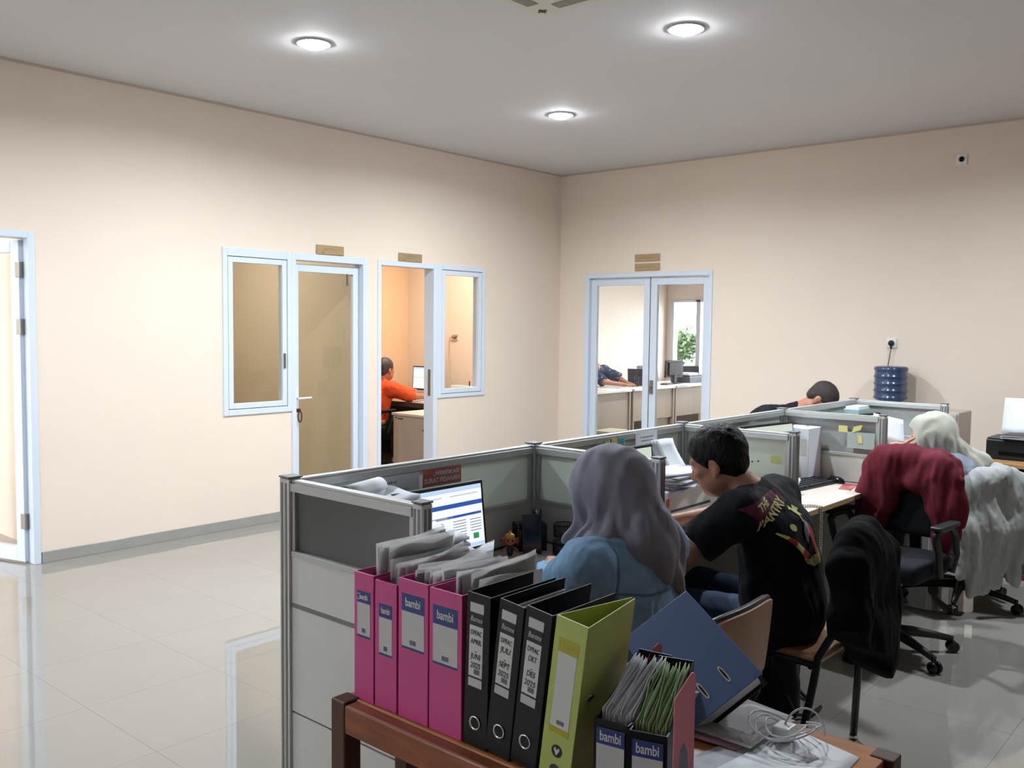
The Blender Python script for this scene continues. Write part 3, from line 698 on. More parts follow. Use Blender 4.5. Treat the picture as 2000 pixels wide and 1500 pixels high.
# ---- man in the black T-shirt
TEE = mat('black_cotton', '0d1017', .9, var=.12, vscale=40, bump=.25, bscale=400, sheen=.03, spec=.25)
JEANS = mat('blue_jeans', '2b3f5f', .85, var=.2, vscale=40, bump=.3, bscale=300)
DENIM = mat('light_denim', '7ba3c6', .8, var=.16, vscale=22, bump=.3, bscale=350)
SHOE = mat('black_shoe', '17171a', .5)
LOC2 = (3.18, 1.42, 0)
def rel(loc, rz=0.0, **k):
    c, s = math.cos(-rz), math.sin(-rz); o = {}
    for n, p in k.items():
        q = np.array(p, float)-np.array(loc, float); o[n] = (c*q[0]-s*q[1], s*q[0]+c*q[1], q[2])
    return o
J2 = rel(LOC2, pelvis=(3.18, 1.42, .53), chest=(3.16, 1.45, .82), neck=(3.115, 1.545, 1.005), head=(3.075, 1.655, 1.105), shL=(2.97, 1.50, .95), shR=(3.33, 1.53, .955),
         elL=(2.86, 1.655, .795), elR=(3.50, 1.86, .815), wrL=(2.91, 1.93, .79), wrR=(3.27, 2.02, .785), hipL=(3.09, 1.44, .53), hipR=(3.28, 1.44, .53), knL=(3.03, 1.86, .53), knR=(3.36, 1.87, .53), anL=(3.04, 1.92, .10), anR=(3.38, 1.92, .10))
J2['headR'] = rotm(yaw=.12, pitch=.42, roll=-.06)
J2['handL'] = ((.35, .9, -.05), (.1, 0, -1), (.3, .45, .35)); J2['handR'] = ((-.9, .4, -.05), (0, 0, -1), (.35, .5, .4))
p2, g2, R2, Rt2 = person('man in a black printed T-shirt leaning over his desk', LOC2, 0, J2, SKIN, vox=.0052, sc=1.0, wide=1.08)
tee = shirt(p2, g2, Rt2, TEE, wide=1.12, sleeve=.80, puff=.020, vox=.0055, name='t_shirt', amp=.0045, seed=11)
trousers(p2, g2, JEANS, wide=1.05, shoes=SHOE)
def hair_cap(t, c, R, m, s=1.0, back=-.078, front=.062, side=-.02, thick=.014, vox=.0045, name='hair', rough=.0025, ears=True, top=.0):
    """short hair: a shell over the skull, cut along the hairline"""
    B = Blob(); h = lambda x, y, z: np.array(c)+R @ (np.array((x, y, z))*s)
    B.ell(h(0, -.016, .034+top), np.array((.078+thick*.7, .098+thick, .089+thick))*s, R=R, k=.02)
    B.ell(h(0, -.060, -.030), np.array((.062, .045, .055))*s, R=R, k=.03)
    fz = R @ np.array((0, .82, -.57)); B.clips = [(h(0, front, .062), R @ np.array((0, 1, -.55)), None), (h(0, 0, back), R @ np.array((0, 0, -1)), None), (h(0, .018, side), R @ np.array((0, .75, -.66)), None)]
    if ears:
        for q in (-1, 1): B.ell(h(q*.088, -.006, -.018), np.array((.03, .024, .036))*s, R=R, k=.006, op='-')
    B.disp = wrinkle(rough, 160, 4, (1, 1, .4)); return B.build(name, m, t, vox, 1)
hair_cap(p2, g2['head'], R2, HAIR, thick=.018, front=.075, side=-.012, back=-.10)
# printed picture on the back of the shirt, laid onto the cloth
def decal(name, pts2d, M, m, parent, target, lift=.0016, dens=.006):
    """flat print: a 2D outline filled with small cells and dropped along -z of M onto a surface"""
    from mathutils.bvhtree import BVHTree
    me = target.data; bv = BVHTree.FromPolygons([v.co[:] for v in me.vertices], [p.vertices[:] for p in me.polygons])
    bm = bmesh.new(); vs = [bm.verts.new((x, y, 0)) for x, y in pts2d]; f = bm.faces.new(vs); bmesh.ops.triangulate(bm, faces=[f])
    return _drop(name, bm, M, m, parent, bv, lift, dens)
def _drop(name, bm, M, m, parent, bv, lift, dens):
    for _ in range(7):
        es = [e for e in bm.edges if e.calc_length() > dens]
        if not es: break
        bmesh.ops.subdivide_edges(bm, edges=es, cuts=1); bmesh.ops.triangulate(bm, faces=bm.faces[:])
    dn = -(M.to_3x3() @ Vector((0, 0, 1))); bad = []
    for v in bm.verts:
        o = M @ v.co; h = bv.ray_cast(o, dn, .5)
        if h[0] is None: bad.append(v)
        else: v.co = h[0]-dn*lift
    bmesh.ops.delete(bm, geom=bad, context='VERTS')
    me = bpy.data.meshes.new(name); bm.to_mesh(me); bm.free(); me.polygons.foreach_set('use_smooth', [True]*len(me.polygons)); return link(name, me, m, parent)
def decal_text(name, s, size, M, m, parent, target, lift=.0022, bold=.0):
    from mathutils.bvhtree import BVHTree
    tm = target.data; bv = BVHTree.FromPolygons([v.co[:] for v in tm.vertices], [p.vertices[:] for p in tm.polygons])
    o = text(name, s, size, Matrix.Identity(4), m, ext=0, bold=bold); bm = bmesh.new(); bm.from_mesh(o.data); bpy.data.objects.remove(o)
    bmesh.ops.triangulate(bm, faces=bm.faces[:]); return _drop(name, bm, M, m, parent, bv, lift, .006)
INK_M = mat('maroon_shirt_print', '5a1f35', .8, var=.3, vscale=60, stretch=(6, 1, 1)); INK_Y = mat('pale_yellow_shirt_print', 'd9d48c', .8); INK_R = mat('red_shirt_print', 'b8402f', .8, var=.15, vscale=60)
INK_G = mat('grey_shirt_print', '8f949c', .8, var=.4, vscale=120); INK_O = mat('olive_shirt_print', 'a9a05a', .8, var=.5, vscale=90); INK_K = mat('dark_shirt_print', '181a22', .8)
upv = Vector(g2['neck']-g2['pelvis']).normalized(); upv = (upv+Vector((0, .10, 0))).normalized(); xv = Vector((1, .08, 0)).normalized(); nv = xv.cross(upv).normalized(); upv = nv.cross(xv)
MD = Matrix((xv, upv, nv)).transposed().to_4x4(); bc = Vector(lerp(g2['chest'], g2['neck'], .12))+xv*-.125+upv*.062
MD.translation = bc+nv*.25
MD = MD @ Matrix.Diagonal((.86, .84, 1, 1))
def DD(nm, pts, m, lift=.0016): return decal(nm, pts, MD, m, tee, tee, lift)
DD('print_banner', [(-.165, .085), (.12, .125), (.125, .06), (-.09, -.005)], INK_M)
rot = Matrix.Rotation(.02, 4, 'Z')
decal_text('print_lettering', 'THE', .052, MD @ Matrix.Translation((-.050, .070, 0)) @ Matrix.Rotation(.30, 4, 'Z'), INK_Y, tee, tee, bold=.0015)
decal_text('print_lettering', 'PANTRY', .055, MD @ Matrix.Translation((.012, .030, 0)) @ Matrix.Rotation(.42, 4, 'Z'), INK_Y, tee, tee, bold=.0015)
DD('print_moon', [(.045+.017*math.cos(a), -.055+.017*math.sin(a)) for a in np.linspace(0, 2*PI, 18, endpoint=False)], INK_Y, .0022)
DD('print_palm', [(.105, .015), (.118, -.015), (.112, -.045), (.120, -.045), (.127, -.012), (.150, -.02), (.136, .002), (.160, .012), (.134, .014), (.140, .036), (.122, .018), (.108, .040), (.110, .016), (.088, .022)], INK_Y, .0022)
for i, cc in enumerate((INK_Y, INK_R, INK_Y, INK_R)):
    t0, t1 = i*.25, (i+1)*.25; P0, P1 = np.array((-.03, -.055)), np.array((.075, -.20)); nn = np.array((.81, .58))
    w = lambda t: .004+.026*t
    a, b2_ = P0+(P1-P0)*t0, P0+(P1-P0)*t1
    DD('print_stripe', [tuple(a-nn*w(t0)*.4), tuple(b2_-nn*w(t1)*.4), tuple(b2_+nn*w(t1)), tuple(a+nn*w(t0))], cc, .0022)
DD('print_wing', [(.125, -.035), (.165, -.055), (.150, -.075), (.115, -.11), (.105, -.15), (.098, -.12), (.102, -.08)], INK_G, .0022)
DD('print_red_shape', [(.135, -.07), (.172, -.06), (.185, -.10), (.188, -.17), (.165, -.195), (.14, -.19), (.13, -.14), (.120, -.11)], INK_R, .0019)
DD('print_ground', [(.045, -.185), (.09, -.20), (.12, -.19), (.165, -.19), (.19, -.165), (.20, -.20), (.17, -.23), (.11, -.235), (.07, -.215)], INK_O, .0026)
DD('print_dark_shape', [(.105, -.13), (.125, -.12), (.128, -.16), (.112, -.185), (.09, -.17)], INK_K, .0028)
# ---- woman in the grey veil and denim jacket
VEIL = mat('mauve_grey_veil', '7d7c8b', .85, var=.05, vscale=18, bump=.12, bscale=500, sheen=.2)
VEIL2 = mat('pale_sage_veil', 'b3b1a4', .85, var=.05, vscale=18, bump=.12, bscale=500, sheen=.2)
DARKT = mat('dark_trousers', '1d2230', .85, var=.1, vscale=30)
LOC1 = (2.22, 1.46, 0)
J1 = rel(LOC1, pelvis=(2.22, 1.46, .53), chest=(2.215, 1.475, .80), neck=(2.235, 1.525, .975), head=(2.258, 1.58, 1.105), shL=(2.055, 1.50, .925), shR=(2.395, 1.48, .93),
         elL=(2.09, 1.69, .79), elR=(2.56, 1.66, .80), wrL=(2.335, 1.865, .785), wrR=(2.485, 1.87, .79), hipL=(2.13, 1.48, .53), hipR=(2.31, 1.48, .53), knL=(2.11, 1.90, .54), knR=(2.34, 1.90, .54), anL=(2.11, 1.95, .10), anR=(2.34, 1.95, .10))
J1['headR'] = rotm(yaw=.30, pitch=.38); J1['handL'] = ((.85, .45, .05), (.15, .2, -1), (.45, .6, .5)); J1['handR'] = ((-.75, .55, .1), (0, .1, -1), (.5, .6, .5))
p1, g1, R1, Rt1 = person('woman in a grey veil and light blue denim jacket, seen from behind', LOC1, 0, J1, SKIN_L, vox=.0055, sc=.95)
jk = shirt(p1, g1, Rt1, DENIM, sc=.97, wide=1.0, long=True, puff=.026, vox=.0055, name='denim_jacket', amp=.006, seed=21)
trousers(p1, g1, DARKT, sc=.95, shoes=SHOE)
def strip(nm, pts, w, M, m, parent, target, lift=.002):
    pts = [np.array(p, float) for p in pts]; L = []; Rr = []
    for i, p in enumerate(pts):
        d = _n(pts[min(i+1, len(pts)-1)]-pts[max(i-1, 0)]); q = np.array((-d[1], d[0])); L.append(tuple(p+q*w/2)); Rr.append(tuple(p-q*w/2))
    return decal(nm, L+Rr[::-1], M, m, parent, target, lift, .012)
SEAM = mat('denim_seam', '4f7393', .85)
MJ = Matrix(((1, 0, 0, 0), (0, 0, -1, -.4), (0, 1, 0, 0), (0, 0, 0, 1)))   # looking at her back along +y
strip('seam', [(-.135, .985), (-.150, .95), (-.155, .90), (-.150, .85), (-.14, .80)], .008, MJ, SEAM, jk, jk)
strip('seam', [(.150, .96), (.165, .92), (.168, .87), (.16, .82)], .008, MJ, SEAM, jk, jk)
strip('seam', [(-.15, .865), (-.07, .855), (0, .852), (.08, .855), (.16, .865)], .007, MJ, SEAM, jk, jk)
def folds(c, n, amp, z0, z1, seed=0, axis=None):
    """radial pleats that open out downwards"""
    g = np.random.default_rng(seed); ph = g.uniform(0, 6.28, 3)
    def f(P):
        q = P-np.array(c); a = np.arctan2(q[:, 1], q[:, 0]); t = np.clip((z0-P[:, 2])/(z0-z1), 0, 1)
        s = np.sin(a*n+2.2*np.sin(P[:, 2]*9+ph[0])+ph[1])+.5*np.sin(a*n*1.9+ph[2]+P[:, 2]*14)
        return amp*t*np.tanh(1.3*s)
    return f
def veil1():
    B = Blob(); L = np.array(LOC1); h = g1['head']; hp = lambda x, y, z: h+R1 @ np.array((x, y, z)); w = lambda *p: np.array(p)-L
    B.ell(hp(0, -.012, .030), (.094, .122, .108), R=R1, k=.04); B.ell(hp(0, .035, -.03), (.080, .085, .10), R=R1, k=.04)
    B.cap(hp(0, -.05, .0), w(2.275, 1.47, .955), .098, .115, k=.06)
    B.cap(w(2.265, 1.47, .955), w(2.305, 1.44, .79), .105, .085, k=.06)
    B.cap(w(2.13, 1.525, .955), w(2.37, 1.50, .955), .062, .070, k=.07)
    B.cap(hp(0, .06, -.10), w(2.215, 1.62, .93), .055, .075, k=.06)
    B.ell(hp(0, .135, -.015), (.050, .070, .078), R=R1, k=.012, op='-')
    wob = wrinkle(.010, 30, 8); B.clips = [(w(2.20, 1.46, .908), (-.50, .10, -.87), wob)]
    fo = folds(w(2.26, 1.54, 1.0), 10, .017, 1.13, .88, 3); wr = wrinkle(.004, 55, 9, (1, 1, .4))
    B.disp = lambda P: fo(P)+wr(P)
    return B.build('veil', VEIL, p1, .0055, 1)
veil1()

# ---- woman in the pale veil
BLOUSE = mat('slate_blue_blouse', '7b8292', .85, var=.06, vscale=25, bump=.15, bscale=300)
LOC3 = (5.62, 1.44, 0)
J3 = rel(LOC3, pelvis=(5.68, 1.45, .52), chest=(5.61, 1.48, .74), neck=(5.585, 1.565, .885), head=(5.565, 1.64, .995), shL=(5.44, 1.51, .83), shR=(5.77, 1.53, .835),
         elL=(5.385, 1.85, .79), elR=(5.86, 1.80, .79), wrL=(5.455, 1.795, .925), wrR=(5.66, 1.92, .785), hipL=(5.55, 1.45, .52), hipR=(5.73, 1.45, .52), knL=(5.53, 1.87, .52), knR=(5.76, 1.87, .52), anL=(5.53, 1.9, .10), anR=(5.76, 1.9, .10))
J3['headR'] = rotm(yaw=.25, pitch=.12); J3['handL'] = ((.45, -.80, .12), (.2, .1, 1), (.35, .35, .3)); J3['handR'] = ((-.8, .5, 0), (0, 0, -1), (.4, .5, .4))
p3, g3, R3, Rt3 = person('woman in a pale sage veil resting her chin near her raised hand', LOC3, 0, J3, SKIN_L, vox=.006, sc=.96)
shirt(p3, g3, Rt3, BLOUSE, sc=.97, long=True, puff=.024, vox=.007, name='blouse', amp=.006, seed=31, cuff=.28)
trousers(p3, g3, DARKT, sc=.95, shoes=SHOE)
def veil3():
    B = Blob(); L = np.array(LOC3); h = g3['head']; hp = lambda x, y, z: h+R3 @ np.array((x, y, z)); w = lambda *p: np.array(p)-L
    B.ell(hp(0, -.022, .028), (.098, .130, .112), R=R3, k=.04); B.ell(hp(0, .03, -.035), (.080, .075, .098), R=R3, k=.04)
    B.cap(hp(0, -.05, -.03), w(5.61, 1.54, .89), .09, .075, k=.05)
    B.cap(w(5.62, 1.50, .91), w(5.70, 1.41, .83), .058, .065, k=.05); B.cap(w(5.70, 1.405, .83), w(5.75, 1.345, .70), .062, .038, k=.04)
    B.cap(w(5.64, 1.44, .86), w(5.64, 1.355, .74), .05, .03, k=.03)
    B.ell(hp(-.01, .125, -.015), (.055, .062, .082), R=R3, k=.012, op='-')
    fo = folds(w(5.58, 1.60, .95), 13, .012, 1.02, .86, 5); wr = wrinkle(.006, 55, 12, (1, 1, .6)); B.disp = lambda P: fo(P)+wr(P)
    return B.build('veil', VEIL2, p3, .006, 1)
veil3()
BR = MB(); c = np.array(g3['wrL']); ax = _n(g3['elL']-g3['wrL']); u = _n(np.cross(ax, (0, 0, 1))); v = np.cross(ax, u)
BR.tube([c+ax*.02+(u*math.cos(a)+v*math.sin(a))*.031 for a in np.linspace(0, 2*PI, 20, endpoint=False)], .0035, 6, closed=True)
BR.build('bracelet', mat('gold_bracelet', 'd9b25c', .25, metal=.9), p3, smooth=True)

# ---- man bent low behind the spine partition
NAVY = mat('dark_navy_cotton', '10131a', .9, var=.1, vscale=30, spec=.25)
LOC4 = (6.12, 3.14, 0)
J4 = rel(LOC4, PI, pelvis=(6.10, 3.16, .55), chest=(6.17, 2.96, .90), neck=(6.27, 2.73, 1.03), head=(6.335, 2.60, 1.105), shL=(6.40, 2.86, .95), shR=(6.02, 2.84, .97), elL=(6.50, 2.66, .80), elR=(5.92, 2.63, .80),
         wrL=(6.34, 2.52, .80), wrR=(6.10, 2.47, .80), hipL=(6.20, 3.14, .54), hipR=(6.01, 3.14, .54), knL=(6.24, 2.75, .52), knR=(5.98, 2.75, .52), anL=(6.24, 2.72, .10), anR=(5.98, 2.72, .10))
J4['headR'] = rotm(yaw=.15, pitch=.95); J4['handL'] = ((.7, .5, 0), (0, 0, -1), (.4, .5, .4)); J4['handR'] = ((-.7, .5, 0), (0, 0, -1), (.4, .5, .4))
p4, g4, R4, Rt4 = person('man in a dark shirt bowing his cropped head behind the cubicle partition', LOC4, PI, J4, SKIN, vox=.0075)
shirt(p4, g4, Rt4, NAVY, sleeve=.8, puff=.018, vox=.008, name='t_shirt', seed=41); trousers(p4, g4, DARKT, shoes=SHOE)
hair_cap(p4, g4['head'], R4, HAIR_B, thick=.006, front=.07, side=-.01, back=-.07, vox=.006, rough=.001)

# ---- man in the orange shirt in the small office
ORANGE = mat('orange_shirt_cloth', 'e2501f', .8, var=.1, vscale=20); ORY = mat('yellow_printed_cloth', 'd99a2b', .8, var=.35, vscale=40)
LOC5 = (6.58, 7.74, 0)
J5 = rel(LOC5, -PI/2, pelvis=(6.56, 7.74, .52), chest=(6.64, 7.74, .78), neck=(6.70, 7.74, .98), head=(6.745, 7.735, 1.105), shL=(6.68, 7.92, .90), shR=(6.68, 7.56, .90), elL=(6.92, 7.97, .80), elR=(6.93, 7.47, .81),
         wrL=(7.15, 7.85, .80), wrR=(7.18, 7.50, .80), hipL=(6.58, 7.84, .52), hipR=(6.58, 7.65, .52), knL=(7.0, 7.85, .52), knR=(7.0, 7.64, .52), anL=(7.02, 7.85, .10), anR=(7.0, 7.62, .10))
J5['headR'] = rotm(yaw=.1, pitch=.15); J5['handL'] = ((0, 1, 0), (0, 0, -1), (.4, .5, .4)); J5['handR'] = ((0, 1, 0), (0, 0, -1), (.4, .5, .4))
p5, g5, R5, Rt5 = person('man in an orange shirt working at a monitor in the small office', LOC5, -PI/2, J5, SKIN, vox=.009)
sh5 = shirt(p5, g5, Rt5, ORANGE, sleeve=.95, puff=.022, vox=.009, seed=51)
B = Blob(); B.ell(g5['pelvis']+np.array((0, 0, .02)), (.19, .147, .10), k=.04); B.clips = [((0, 0, .44), (0, 0, -1), None), ((0, 0, .60), (0, 0, 1), None)]; B.build('shirt_hem', ORY, p5, .009)
trousers(p5, g5, mat('black_trousers', '121318', .85), shoes=mat('beige_shoe', 'b9a68e', .6)); hair_cap(p5, g5['head'], R5, HAIR_G, thick=.010, vox=.008)

# ---- man in the batik shirt in the far office
BATIK = mat('navy_batik_cloth', '24344f', .85)
_nt = BATIK.node_tree; _b = _nt.nodes['Principled BSDF']; _tc = _nt.nodes.new('ShaderNodeTexCoord'); _vo = _nt.nodes.new('ShaderNodeTexVoronoi'); _vo.inputs['Scale'].default_value = 16
_rp = _nt.nodes.new('ShaderNodeValToRGB'); _rp.color_ramp.elements[0].position = .12; _rp.color_ramp.elements[0].color = lin('a9b4c0'); _rp.color_ramp.elements[1].position = .2; _rp.color_ramp.elements[1].color = lin('22324d')
_nt.links.new(_tc.outputs['Object'], _vo.inputs['Vector']); _nt.links.new(_vo.outputs['Distance'], _rp.inputs['Fac']); _nt.links.new(_rp.outputs['Color'], _b.inputs['Base Color'])
LOC6 = (10.87, 8.15, 0)
J6 = rel(LOC6, PI+.3, pelvis=(10.80, 8.15, .62), chest=(10.88, 7.98, .92), neck=(10.81, 7.80, 1.02), head=(10.51, 7.70, 1.10), shL=(11.08, 7.86, .96), shR=(10.71, 7.88, .97), elL=(11.17, 7.62, .84), elR=(10.67, 7.55, .82),
         wrL=(11.07, 7.40, .785), wrR=(10.85, 7.33, .785), hipL=(10.91, 8.15, .60), hipR=(10.71, 8.15, .60), knL=(10.93, 7.80, .52), knR=(10.67, 7.80, .52), anL=(10.93, 7.85, .10), anR=(10.67, 7.85, .10))
J6['headR'] = rotm(yaw=-.2, pitch=.6); J6['handL'] = ((.5, .8, 0), (0, 0, -1), (.4, .5, .4)); J6['handR'] = ((-.2, .9, 0), (0, 0, -1), (.4, .5, .4))
p6, g6, R6, Rt6 = person('man in a navy patterned shirt leaning on the far office desk', LOC6, PI+.3, J6, SKIN, vox=.011)
shirt(p6, g6, Rt6, BATIK, sleeve=.95, puff=.022, vox=.011, seed=61); trousers(p6, g6, DARKT, shoes=SHOE); hair_cap(p6, g6['head'], R6, HAIR, vox=.009)
# ================================================================ chairs and the clothes hung on them
TAN = mat('tan_moulded_plastic', '9f7350', .42, var=.05, vscale=12)
BLK_M = mat('black_painted_steel', '141519', .35, metal=.3)
FAB = mat('black_chair_fabric', '191b20', .85, var=.15, vscale=50, bump=.3, bscale=300, spec=.25)
def tan_chair(label, loc, rz):
    t = thing('visitor_chair', label, 'chair', loc, rz, 'tan chairs with black legs')
    def shell(y0, th):
        def f(u, v):
            x = (u-.5)*.40*(1-.10*v*v); z = .63+.225*v-.012*(2*u-1)**4*v; return (x, y0-.022*(1-(2*u-1)**2)-.03*v, z)
        return f
    for nm, y0 in (('backrest', -.24), ('back_shell', -.262)):
        b = MB(); b.grid(shell(y0, .0), 14, 9); b.build(nm, TAN, t, smooth=True, solid=.016, bevel=.004)
    f = shell(-.251, 0); rim = [f(u, .0) for u in np.linspace(0, 1, 8)]+[f(1, v) for v in np.linspace(.12, 1, 6)]+[f(u, 1.0) for u in np.linspace(1, 0, 12)]+[f(0, v) for v in np.linspace(1, .12, 6)]
    MB().tube(rim, .011, 8, closed=True).build('back_trim', BLK_M, t, smooth=True)
    b = Blob(); b.box((0, -.005, .455), (.185, .18, .004), .016, k=.01); b.build('seat', TAN, t, .008, 2)
    for s in (-1, 1):
        MB().tube([(s*.195, -.255, .66), (s*.20, -.245, .56), (s*.205, -.20, .47), (s*.215, -.19, .38), (s*.29, -.15, .012)], .014, 10).build('leg', BLK_M, t, smooth=True)
        MB().tube([(s*.19, .14, .435), (s*.215, .165, .38), (s*.28, .20, .012)], .014, 10).build('leg', BLK_M, t, smooth=True)
        MB().tube([(s*.205, -.20, .44), (s*.19, .15, .44)], .012, 8).build('side_rail', BLK_M, t, smooth=True)
        for y in (-.15, .20): MB().lathe([(.013, 0), (.017, .008), (.014, .022), (.0, .024)], 12, Matrix.Translation((s*(.29 if y < 0 else .28), y, 0))).build('foot_cap', CHROME, t, smooth=True)
    for y in (-.17, .12): MB().cyl((-.20, y, .43), (.20, y, .43), .011, 8).build('cross_bar', BLK_M, t, smooth=True)
    return t
tan_chair('tan moulded chair behind the blue binder, woman in denim sitting on it', (2.215, 1.405, 0), 0.0)
tan_chair('tan moulded chair under the man in black, splayed black legs', (3.24, 1.43, 0), 0.0)
def office_chair(label, loc, rz, base_rot, bz=.74, bh=.15):
    t = thing('office_chair', label, 'chair', loc, rz, 'black swivel chairs')
    b = Blob(); b.box((0, .02, .455), (.19, .18, .015), .035, k=.02); b.build('seat', FAB, t, .010, 2)
    b = Blob()
    b.box((0, -.235, bz), (.165, .010, bh), .035, k=.02, R=rotm(0, -.12)); b.build('backrest', FAB, t, .010, 2)
    MB().bar((0, -.16, .41), (0, -.29, .43), .06, .02).bar((0, -.285, .42), (0, -.262, bz-.08), .06, .02).build('back_bracket', BLACK, t, bevel=.004)
    for s in (-1, 1):
        pts = [(s*.25, -.10, .43), (s*.262, -.125, .52), (s*.262, -.10, .62), (s*.262, -.04, .665), (s*.262, .08, .665), (s*.262, .13, .645), (s*.262, .09, .56), (s*.25, .04, .43)]
        q = [];
        for i in range(len(pts)-1):
            for k in range(4): q.append(lerp(pts[i], pts[i+1], k/4))
        q.append(np.array(pts[-1])); MB().tube(q, .017, 10).build('armrest', BLACK, t, smooth=True)
        MB().cbox((s*.262, .02, .676), (.055, .24, .022)).build('arm_pad', BLACK, t, bevel=.010, seg=3)
    MB().cbox((0, 0, .415), (.22, .24, .03)).build('seat_plate', BLACK, t, bevel=.004)
    MB().lathe([(.028, .12), (.028, .27), (.016, .275), (.016, .41)], 16).build('gas_column', BLACK, t, smooth=True)
    MB().lathe([(.045, .075), (.05, .10), (.045, .125), (.028, .13)], 18).build('hub', BLACK, t, smooth=True)
    for k in range(5):
        a = base_rot-rz+k*2*PI/5; d = Vector((math.cos(a), math.sin(a), 0)); n = Vector((-d.y, d.x, 0))
        b = MB(); b.tube([d*.03+Vector((0, 0, .105)), d*.12+Vector((0, 0, .10)), d*.22+Vector((0, 0, .085)), d*.305+Vector((0, 0, .068))], [.030, .025, .019, .015], 8); lg = b.build('base_leg', BLACK, t, smooth=True)
        p = d*.31
        MB().cyl(p+Vector((0, 0, .055)), p+Vector((0, 0, .08)), .012, 10).build('caster_stem', BLACK, lg, smooth=True)
        for s in (-1, 1): MB().cyl(p+n*(s*.008)+d*.008+Vector((0, 0, .028)), p+n*(s*.024)+d*.008+Vector((0, 0, .028)), .028, 18).build('caster_wheel', BLACKG, lg, smooth=True, bevel=.004)
    return t
office_chair('black swivel chair with maroon jacket over its back', (4.64, 1.525, 0), 1.47, math.radians(-50))
office_chair('black swivel chair with pale grey jacket over its back', (5.80, 1.50, 0), -.75, math.radians(-100), .62, .11)
def garment(name, label, loc, rz, m, fn, vox=.008):
    t = thing(name, label, 'jacket', loc, rz); B = Blob(); fn(B); me = B.mesh('cloth', vox, 1); link('cloth', me, m, t); return t
MAROON = mat('maroon_cloth', '651a28', .85, var=.10, vscale=16, bump=.2, bscale=350, spec=.3)
GREYJ = mat('pale_grey_cloth', 'a7a9a8', .85, var=.06, vscale=16, bump=.2, bscale=350, spec=.3)
BLACKJ = mat('black_jacket_cloth', '07080b', .9, var=.15, vscale=16, bump=.2, bscale=350, spec=.15)
def maroon(B):
    B.chain([(-.235, -.27, .87), (-.14, -.268, .945), (0, -.262, .965), (.14, -.268, .95), (.235, -.27, .88)], [.045, .05, .052, .05, .045], k=.04)
    B.box((0, -.27, .88), (.17, .022, .055), .03, k=.05, R=rotm(0, -.12))
    B.chain([(-.22, -.29, .86), (-.23, -.285, .74), (-.215, -.275, .62), (-.20, -.27, .50)], [.06, .07, .066, .05], k=.05, flat=((0, 1, 0), .62))
    B.chain([(-.13, -.305, .86), (-.15, -.30, .72)], [.055, .045], k=.05, flat=((0, 1, 0), .6))
    B.chain([(.20, -.295, .87), (.235, -.29, .74), (.24, -.285, .62), (.23, -.28, .52)], [.06, .07, .06, .035], k=.05, flat=((0, 1, 0), .62))
    B.chain([(.12, -.305, .86), (.15, -.30, .74), (.19, -.295, .62)], [.055, .05, .035], k=.05, flat=((0, 1, 0), .6))
    a = wrinkle(.010, 26, 71, (1.6, 1, .5)); c = wrinkle(.004, 60, 72, (1.4, 1, .5)); B.disp = lambda P: a(P)+c(P)
    fl = lambda p: np.array((p[0]*.87, -.455-p[1], p[2]))
    B.p = [tuple([q[0], fl(q[1]), fl(q[2]) if q[0] == 'cap' else q[2]]+list(q[3:])) for q in B.p]
    B.chain([(-.19, -.27, .88), (-.10, -.275, .94), (.10, -.275, .945), (.19, -.27, .89)], [.04, .045, .045, .04], k=.05); B.box((0, -.295, .80), (.16, .006, .12), .03, k=.05, R=rotm(0, -.12))
garment('maroon_jacket', 'maroon jacket draped over the back of a swivel chair', (4.64, 1.525, 0), 1.47, MAROON, maroon)
def greyj(B):
    B.chain([(-.19, -.27, .70), (-.10, -.275, .77), (.04, -.275, .80), (.16, -.27, .74)], [.05, .055, .055, .05], k=.05)
    for x0, x1, z1, r in ((-.17, -.20, .26, .055), (-.09, -.12, .16, .060), (.0, -.01, .20, .055), (.09, .11, .22, .06), (.16, .20, .36, .05)):
        B.chain([(x0, -.295, .72), ((x0+x1)/2, -.315, .5), (x1, -.31, z1)], [.05, r, r*.8], k=.045, flat=((0, 1, 0), .62))
    B.chain([(.10, -.31, .70), (.24, -.30, .55), (.27, -.29, .38)], [.05, .05, .045], k=.04, flat=((0, 1, 0), .7))
    a = wrinkle(.009, 30, 81, (2.0, 1, .35)); c = wrinkle(.004, 70, 82, (1.6, 1, .4)); B.disp = lambda P: a(P)+c(P)
garment('grey_jacket', 'pale grey jacket hanging from a swivel chair nearly to the floor', (5.80, 1.50, 0), -.75, GREYJ, greyj)
def blackj(B):
    B.chain([(-.19, -.275, .80), (-.06, -.282, .865), (.08, -.282, .875), (.20, -.275, .83)], [.05, .055, .055, .05], k=.06)
    B.box((.01, -.312, .62), (.165, .006, .19), .045, k=.07, R=rotm(0, -.05)); B.box((.09, -.318, .44), (.10, .006, .12), .045, k=.09, R=rotm(0, -.02))
    B.chain([(-.15, -.30, .78), (-.20, -.325, .64), (-.17, -.335, .52)], [.05, .055, .045], k=.06); B.chain([(.19, -.29, .80), (.215, -.30, .62), (.18, -.32, .45)], [.045, .05, .045], k=.06)
    w1 = wrinkle(.02, 16, 93); B.clips = [((.0, 0, .43), (-.52, 0, -.85), w1), ((.12, 0, .305), (.1, 0, -1), w1)]
    a = wrinkle(.008, 22, 91, (1.6, 1, .45)); c = wrinkle(.004, 55, 92, (1.6, 1, .4)); B.disp = lambda P: a(P)+c(P)
    B.p = [tuple([q[0], q[1]*np.array((.84, 1, 1))+np.array((-.06, .012, 0)), q[2]*np.array((.84, 1, 1))+np.array((-.06, .012, 0)) if q[0] == 'cap' else q[2]*np.array((.84, 1, 1))]+list(q[3:])) for q in B.p]
garment('black_jacket', 'black jacket draped over the tan chair behind the man', (3.24, 1.43, 0), 0, BLACKJ, blackj)
